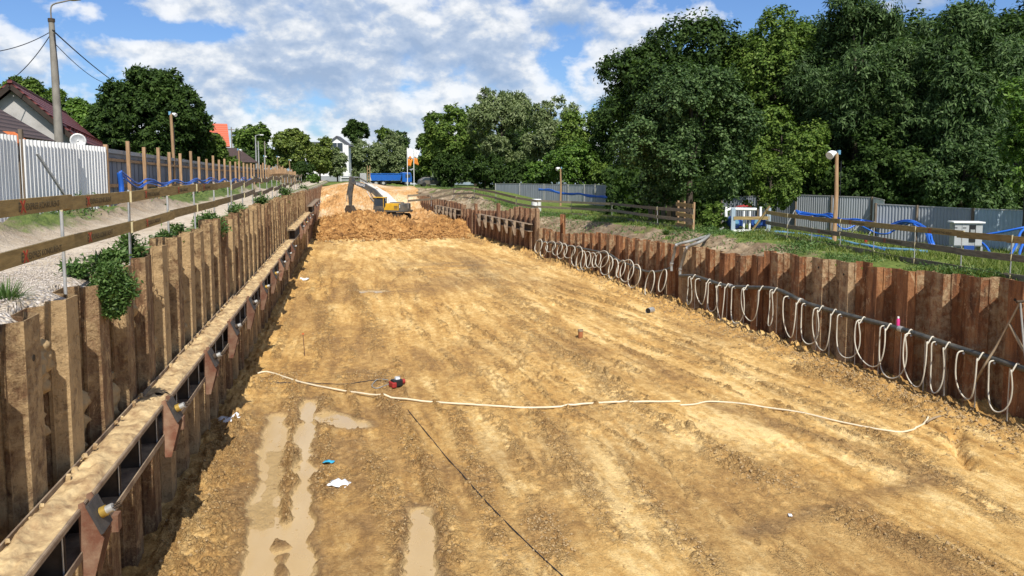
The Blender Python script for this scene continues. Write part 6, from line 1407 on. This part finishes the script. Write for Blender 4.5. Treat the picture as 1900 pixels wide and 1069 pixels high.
# cab on its left side
cabm = MB(); 
for q in (((0.45, 0.55), (0.45, 0.55)), ((1.95, 0.55), (1.85, 0.55)), ((0.45, 1.3), (0.45, 1.3)), ((1.95, 1.3), (1.8, 1.3))):
    cabm.bar(Vector((q[0][0], q[0][1], 1.35))*K, Vector((q[1][0], q[1][1], 2.95))*K, 0.10*K, 0.10*K, (0, 1, 0))
cabm.box(Vector((1.2, 0.92, 1.62))*K, (1.55*K, 0.84*K, 0.5*K)); cb = cabm.build('cab', M['excgrey'], t)
eb((1.15, 0.92, 2.99), (1.6, 0.95, 0.12), 'cab_roof', 'excyellow', cb)
eb((1.18, 0.92, 2.35), (1.30, 0.70, 1.1), 'cab_glass', 'glass', cb, 0.02)
eb((0.78, 0.92, 2.05), (0.4, 0.45, 0.7), 'seat', 'black', cb)
eb((0.46, 1.345, 2.3), (0.07, 0.03, 1.35), 'pillar_trim', 'excyellow', cb, 0)
# boom, arm, bucket in the x-z plane
def XZ(x, z, y=-0.1): return Vector((x, y, z))*K
bm = MB(); bp = [XZ(0.7, 1.7), XZ(1.9, 3.25), XZ(3.2, 3.95), XZ(5.9, 4.55)]
def plate(pts_top, pts_bot, w, nm, mt, par=t):
    n = len(pts_top); poly = pts_top+pts_bot[::-1]; m = MB()
    vs = [p+Vector((0, -w/2, 0)) for p in poly]+[p+Vector((0, w/2, 0)) for p in poly]; N = len(poly)
    fs = [(i, (i+1) % N, N+(i+1) % N, N+i) for i in range(N)]
    for off in (0, N):
        for i in range(n-1): fs.append(tuple(off+j for j in (i, i+1, N-2-i, N-1-i)))
    m.add(vs, fs); return m.build(nm, M[mt], par)
boom = plate([XZ(0.55, 1.8), XZ(1.5, 3.15), XZ(2.5, 4.05), XZ(3.8, 4.65), XZ(6.1, 5.25)], [XZ(0.95, 1.55), XZ(1.95, 2.75), XZ(2.8, 3.45), XZ(3.9, 4.0), XZ(6.1, 4.85)], 0.42*K, 'boom', 'excgrey')
text_mesh('VOLVO', 0.42*K, M['litter'], 'lettering', boom, XZ(5.3, 4.66, 0.14)+Vector((0, 0.004, 0)), (R(90), R(13), R(180)), bold=0.008)
arm_ = plate([XZ(5.75, 5.65), XZ(6.35, 5.75), XZ(6.65, 3.9), XZ(6.5, 1.75)], [XZ(5.6, 5.2), XZ(5.85, 4.4), XZ(6.05, 3.4), XZ(6.2, 1.75)], 0.32*K, 'dipper_arm', 'excgrey')
for y in (-0.33, 0.33): 
    cyl = MB().tube([XZ(1.7, 1.6, y), XZ(3.0, 2.9, y)], 0.10*K, 10).build('boom_cylinder', M['excgrey'], t); MB().tube([XZ(2.9, 2.8, y), XZ(3.5, 3.75, y)], 0.055*K, 8).build('rod', M['galv'], cyl)
cyl = MB().tube([XZ(3.6, 4.95), XZ(5.0, 5.6)], 0.11*K, 10).build('arm_cylinder', M['excgrey'], t); MB().tube([XZ(5.0, 5.6), XZ(5.8, 5.65)], 0.06*K, 8).build('rod', M['galv'], cyl)
cyl = MB().tube([XZ(6.55, 4.6), XZ(6.85, 3.2)], 0.09*K, 10).build('bucket_cylinder', M['excgrey'], t); MB().tube([XZ(6.85, 3.2), XZ(6.9, 2.3)], 0.05*K, 8).build('rod', M['galv'], cyl)
bk = MB(); bpf = [XZ(6.1, 1.8), XZ(6.65, 1.85), XZ(6.95, 1.3), XZ(6.7, 0.65), XZ(6.0, 0.45), XZ(5.5, 0.75)]
bk.prism([p-Vector((0, p.y, 0)) for p in bpf], (0, -0.6*K, 0), (0, 0.45*K, 0)); bko = bk.build('bucket', M['track'], t)
for k in range(5): MB().bar(XZ(5.52, 0.75, -0.5+k*0.23), XZ(5.30, 0.82, -0.5+k*0.23), 0.07*K, 0.09*K).build('tooth', M['galv'], bko)
eb((1.0, -0.9, 2.3), (0.05, 0.05, 1.0), 'handrail', 'galv', bv=0)
# white sheet on the slope behind, green tarpaulin, debris
q = [WZ(674, 344, 101), WZ(690, 341, 103), WZ(725, 362, 96), WZ(727, 392, 90), WZ(711, 392, 90), WZ(697, 372, 94)]
cen = sum(q, Vector())/6; m = MB(); vs = []; A_ = [WZ(671, 343, 102), WZ(682, 356, 98), WZ(696, 370, 95), WZ(708, 386, 91)]; B_ = [WZ(688, 341, 102), WZ(702, 350, 98), WZ(722, 360, 95), WZ(738, 376, 91)]
for i in range(4):
    for j in range(9):
        p = A_[i].lerp(B_[i], j/8); vs.append(Vector((p.x, p.y, max(p.z, hz(p.x, p.y)+0.06)+0.07*math.sin(j*1.7+i)))-cen)
m.add(vs, [(i*9+j, i*9+j+1, (i+1)*9+j+1, (i+1)*9+j) for i in range(3) for j in range(8)], True)
o_ = m.build('slope_sheet', M['sheetwhite']); o_.location = cen; sm = o_.modifiers.new('thickness', 'SOLIDIFY'); sm.thickness = 0.03
tag(o_, 'off-white sheet draped down the earth slope behind the excavator', 'sheet')
p = WZ(741, 364, 92); gz = hz(p.x, p.y); t = thing('tarpaulin_heap', 'bright green tarpaulin over a low heap right behind the excavator', 'tarpaulin', (p.x, p.y, gz-0.1)); hh = min(max(p.z-gz+0.1, 0.4), 0.9)
vs = [(math.cos(a)*r_*1.5, math.sin(a)*r_*0.9, hh*(1-(r_**2)*0.75)+random.uniform(-.08, .08)) for r_ in (0.05, 0.45, 0.75, 1.0) for a in [k*math.pi/6 for k in range(12)]]
m = MB().add(vs, [(i*12+k, i*12+(k+1) % 12, (i+1)*12+(k+1) % 12, (i+1)*12+k) for i in range(3) for k in range(12)], True); m.build('cover', M['green'], t)
MB().box((0, 0, hh*0.25-0.3), (2.4, 1.4, hh*0.5+0.6)).build('heap', M['bracket'], t)
for k in range(6):
    a = random.random()*6; MB().box((math.cos(a)*1.4, math.sin(a)*0.9-0.3, 0.25), (0.35, 0.25, 0.3), Matrix.Rotation(a, 3, 'Z')).build('brick_rubble', M['bracket'], t)
# site post with box behind the bucket arm
zc = 110; b = WZ(682, 335, zc); t = thing('control_post', 'grey control box with a timber ladder post between arm and truck', 'post', (b.x, b.y, 4.1))
MB().box((-0.6, 0, 0.8), (0.9, 0.4, 1.7)).build('box', M['galv'], t)
for x in (0.0, 0.35): MB().box((x, 0, 1.3), (0.09, 0.09, 2.8)).build('rail', M['timber'], t)
for k in range(4): MB().box((0.17, 0, 0.7+k*0.5), (0.35, 0.06, 0.07)).build('rung', M['timber'], t)
# timber stake fence swinging in front at the far end of the left hoarding
o = Vector((FXL, 70, 4.4)); t = thing('stake_fence', 'close row of pale timber stakes curving across the end of the left hoarding', 'fence', o)
C0 = [(497, 316, 78), (510, 314, 84), (530, 315, 95), (548, 319, 110)]
sp_ = smoothpath([WZ(*c) for c in C0], 9)
for p in sp_:
    gz = lz(p.x, p.y); h = p.z-gz+random.uniform(-0.1, 0.25)
    MB().box((p.x-o.x, p.y-o.y, gz-o.z+h/2-0.1), (0.13, 0.13, h+0.2)).build('stake', M['timber'], t)
MB().tube([p-o-Vector((0, -0.1, 0.5)) for p in sp_], 0.05, 5).build('rail', M['timber'], t)

# ================================================================== WEEDS AND GRASS
def weed(px, py, zc, wpx, hpx, leaf, seed, label, n=900, ln=0.10, wd=0.035, hang=False, base=None, stems=14, name='weed'):
    b = WZ(px, py, zc); rg = np.random.default_rng(seed); s = zc/FPX; w = wpx*s/2; h = hpx*s
    zb_ = b.z; t = thing(name, label, 'weed', (b.x, b.y, zb_))
    sm = MB(); P = []; 
    for k in range(stems):
        a = rg.random()*6.28; rr = w*rg.uniform(0.15, 1.0); hh = h*rg.uniform(0.5, 1.0)*(1-0.45*(rr/w)**2)
        tipp = Vector((math.cos(a)*rr, math.sin(a)*rr*0.6, hh*(1 if not hang else rg.choice([0.5, -0.9]))))
        root = Vector((math.cos(a)*rr*0.25, math.sin(a)*rr*0.2, -0.05)); mid = root.lerp(tipp, 0.5)+Vector((0, 0, abs(hh)*0.18))
        pp = smoothpath([root, mid, tipp], 4); sm.tube(pp, 0.006*(1+zc/40), 4)
        for q in range(max(4, n//stems)):
            f = rg.random()**0.7*(len(pp)-1.001); i = int(f); c = pp[i].lerp(pp[i+1], f-i); P.append((c.x+rg.normal()*ln*0.45, c.y+rg.normal()*ln*0.45, c.z+rg.normal()*ln*0.3))
    sm.build('stems', M['timberd'] if leaf == 'dry' else L['weed'], t)
    P = np.array(P); N = rg.normal(size=P.shape)*0.7; N[:, 2] += 0.9; N /= np.linalg.norm(N, axis=1, keepdims=True)
    V, F = leaf_quads(P, N, ln, wd, -0.3, rg); fastmesh('leaves', V, F, L[leaf], t); return t
weed(205, 490, 10.8, 62, 26, 'weed', 101, 'bushy green weed spilling over the top of the left sheet piles', 1500, 0.085, 0.036, stems=24)
weed(210, 580, 10.35, 92, 98, 'weed', 102, 'dense rounded weed hanging down the face of the left sheet piles', 8000, 0.07, 0.030, hang=False, stems=110)
weed(243, 492, 12.6, 62, 58, 'weed', 103, 'upright leafy weed on the road edge beside the hanging one', 1700, 0.10, 0.035, stems=26)
weed(176, 505, 10.6, 40, 40, 'weed', 104, 'thin weed at the left side of the hanging weed', 260, 0.10, 0.03, stems=9)
weed(308, 455, 15.2, 52, 28, 'weed', 105, 'low grey green weed on the sheet pile tops right of the upright one', 900, 0.10, 0.032, stems=18)
weed(336, 452, 16.0, 30, 16, 'weed', 116, 'small low weed next to the grey green one on the pile tops', 300, 0.10, 0.03, stems=8)
weed(388, 438, 20.2, 74, 42, 'weed', 106, 'wide weed clump halfway along the left sheet pile tops', 2200, 0.12, 0.04, stems=34)
weed(437, 418, 24.0, 22, 44, 'weed', 107, 'tall thin weed standing alone on the left sheet pile tops', 500, 0.13, 0.04, stems=7)
weed(465, 408, 31, 26, 22, 'weed', 108, 'small weed farther along the left sheet pile tops', 300, 0.16, 0.05, stems=8)
weed(515, 391, 42, 34, 26, 'weed', 109, 'weed clump on the pile tops before the road bend', 600, 0.2, 0.06, stems=14)
weed(540, 380, 52, 24, 26, 'weed', 110, 'farthest weed clump on the left pile tops', 400, 0.24, 0.07, stems=10)
weed(563, 366, 66, 28, 24, 'weed', 111, 'green weed tuft at the far end of the left pile tops', 500, 0.28, 0.08, stems=10)
for k, (y, wpx_, hpx_, lb) in enumerate(((11.4, 46, 26, 'small weed tucked behind the nearest guard rail post'), (17.6, 34, 24, 'little weed between the two widest weed clumps on the pile tops'), (21.8, 30, 22, 'short weed just beyond the wide clump on the pile tops'), (27.0, 26, 20, 'weed by the seventh guard rail post on the left'), (34.0, 26, 20, 'low weed on the pile tops where the lettered boards end'), (47.0, 24, 16, 'faint weed on the far left pile tops before the bend'))):
    p_ = (-3.62, y, lz(-3.62, y)); v_ = Vector(p_)-Vector((0, 0, CAMH)); zc_ = v_.dot(Vector(_fw)); a_ = CX+FPX*v_.dot(Vector(_rt))/zc_; b_ = CY-FPX*v_.dot(Vector(_up))/zc_
    weed(a_, b_, zc_, wpx_, hpx_, 'weed', 140+k, lb, 420, 0.09*(1+y/40), 0.032*(1+y/40), stems=12)
# grass tuft at the left edge
def tuft(px, py, zc, wpx, hpx, n, seed, label, bl=0.012):
    b = WZ(px, py, zc); rg = np.random.default_rng(seed); s = zc/FPX; V = []; F = []
    for k in range(n):
        a = rg.random()*6.28; r0 = rg.random()*wpx*s*0.15; lean = rg.uniform(0.1, 1.0)*wpx*s*0.5; h = hpx*s*rg.uniform(0.4, 1)
        d = np.array([math.cos(a), math.sin(a), 0]); side = np.array([-d[1], d[0], 0])*bl
        for i in range(4):
            f = i/3; c = d*(r0+lean*f*f)+np.array([0, 0, h*(f-0.35*f*f*lean/(wpx*s*0.5+.01))]); w = 1-f*0.9
            V += [c-side*w, c+side*w]
        q = len(V)-8; F += [(q+2*i, q+2*i+1, q+2*i+3, q+2*i+2) for i in range(3)]
    o = fastmesh('grass_tuft', np.array(V), np.array(F), L['weed']); o.location = b; return tag(o, label, 'grass')
tuft(14, 588, 8.7, 110, 85, 300, 201, 'long bladed grass tuft at the left picture edge on the pile top')
tuft(1236, 436, 37, 30, 14, 120, 202, 'dry grass tuft on the bare bank edge above the right wall', 0.03)
# grass on the right bank: nobody could count it
rg = np.random.default_rng(303); n = 95000
yy_ = np.exp(rg.uniform(math.log(14), math.log(62), n)); wv = 0.45+rg.random(n)**1.3*16; xx_ = wallx(yy_)+wv
zz_, gg, _ = right_z(xx_, yy_, True); patch = fbm(xx_*0.9+3, yy_*0.9, 4)
keep = (gg+patch*0.9 > 0.55+rg.random(n)*0.25); xx_, yy_, zz_, patch = xx_[keep], yy_[keep], zz_[keep], patch[keep]; n = len(xx_)
sc = (0.05+0.10*np.clip(patch*3+0.5, 0, 1))*rg.uniform(0.5, 1.4, n)*(1+yy_/60); a = rg.random(n)*6.28; wd = 0.010*(1+yy_/18)
lean = rg.normal(size=(n, 2))*0.5
P0 = np.stack([xx_-np.cos(a)*wd, yy_-np.sin(a)*wd, zz_-0.01], -1); P1 = np.stack([xx_+np.cos(a)*wd, yy_+np.sin(a)*wd, zz_-0.01], -1)
P2 = np.stack([xx_+lean[:, 0]*sc, yy_+lean[:, 1]*sc, zz_+sc], -1)
tag(fastmesh('bank_grass', np.stack([P0, P1, P2], 1).reshape(-1, 3), np.arange(3*n).reshape(n, 3), L['grass']), 'rough green grass growing on the bank behind the right sheet piles', 'grass', kind='stuff')
# dark weeds overhanging the right wall edge
n = 9000; yy_ = rg.uniform(14.2, 24.5, n); e_ = vnoise(yy_*0.9, yy_*0+2)
xx_ = wallx(yy_)+0.35+rg.random(n)*1.0; k = rg.random(n) < (e_-0.25)*1.6; xx_, yy_ = xx_[k], yy_[k]; n = len(xx_)
P = np.stack([xx_, yy_, right_z(xx_, yy_)+rg.random(n)**1.5*0.20], -1); N = rg.normal(size=(n, 3)); N[:, 2] += 0.8; N /= np.linalg.norm(N, axis=1, keepdims=True)
V, F = leaf_quads(P, N, 0.08, 0.035, 0.0, rg); tag(fastmesh('bank_weeds', V, F, L['weed']), 'low leafy weeds along the edge above the right sheet piles', 'weeds', kind='stuff')
# weeds and dry stalks on the bare slope behind the right wall
n = 26000; yy_ = np.exp(rg.uniform(math.log(25), math.log(100), n)); e_ = vnoise(yy_*0.5+4, yy_*0+5); xx_ = wallx(yy_)+0.5+rg.random(n)**0.6*3.0
k = rg.random(n) < (e_-0.30)*1.6; xx_, yy_ = xx_[k], yy_[k]; n = len(xx_)
P = np.stack([xx_, yy_, right_z(xx_, yy_)+rg.random(n)**1.6*0.45*vnoise(yy_*1.5, xx_)], -1); N = rg.normal(size=(n, 3)); N[:, 2] += 0.8; N /= np.linalg.norm(N, axis=1, keepdims=True)
V, F = leaf_quads(P, N, 0.17, 0.05, 0.0, rg); tag(fastmesh('slope_weeds', V, F, L['weed']), 'patchy weeds on the bare earth slope behind the right sheet piles', 'weeds', kind='stuff')
# weeds on the soil bank below the left hoarding
n = 16000; yy_ = np.exp(rg.uniform(math.log(20), math.log(95), n)); e_ = vnoise(yy_*0.35, yy_*0+7); xx_ = -7.4+rg.normal(size=n)*0.35
k = rg.random(n) < (e_-0.35)*1.8; xx_, yy_ = xx_[k], yy_[k]; n = len(xx_)
P = np.stack([xx_, yy_, left_z(xx_, yy_)+rg.random(n)**1.5*0.5*vnoise(yy_*2, xx_)], -1); N = rg.normal(size=(n, 3)); N[:, 2] += 0.8; N /= np.linalg.norm(N, axis=1, keepdims=True)
V, F = leaf_quads(P, N, 0.16, 0.05, 0.0, rg); tag(fastmesh('roadside_weeds', V, F, L['weed']), 'patchy green weeds on the soil bank below the long hoarding', 'weeds', kind='stuff')
# gravel by the left edge
cv = []; cf = []
for i in range(5000):
    y = 7.2+abs(random.gauss(0, 1))*4.0; x = -3.7-abs(random.gauss(0, 1.0)); clod((x, y, lz(x, y)+0.005) if False else (x, y, 0), random.uniform(0.008, 0.024))
cva = np.array(cv).reshape(-1, 6, 3); cc = cva.mean(1); zz = left_z(cc[:, 0], cc[:, 1]); cva[:, :, 2] += zz[:, None]+0.004
tag(fastmesh('gravel', cva.reshape(-1, 3), np.array(cf), M['stone']), 'pale crushed stone scattered on the left road edge', 'gravel', kind='stuff')
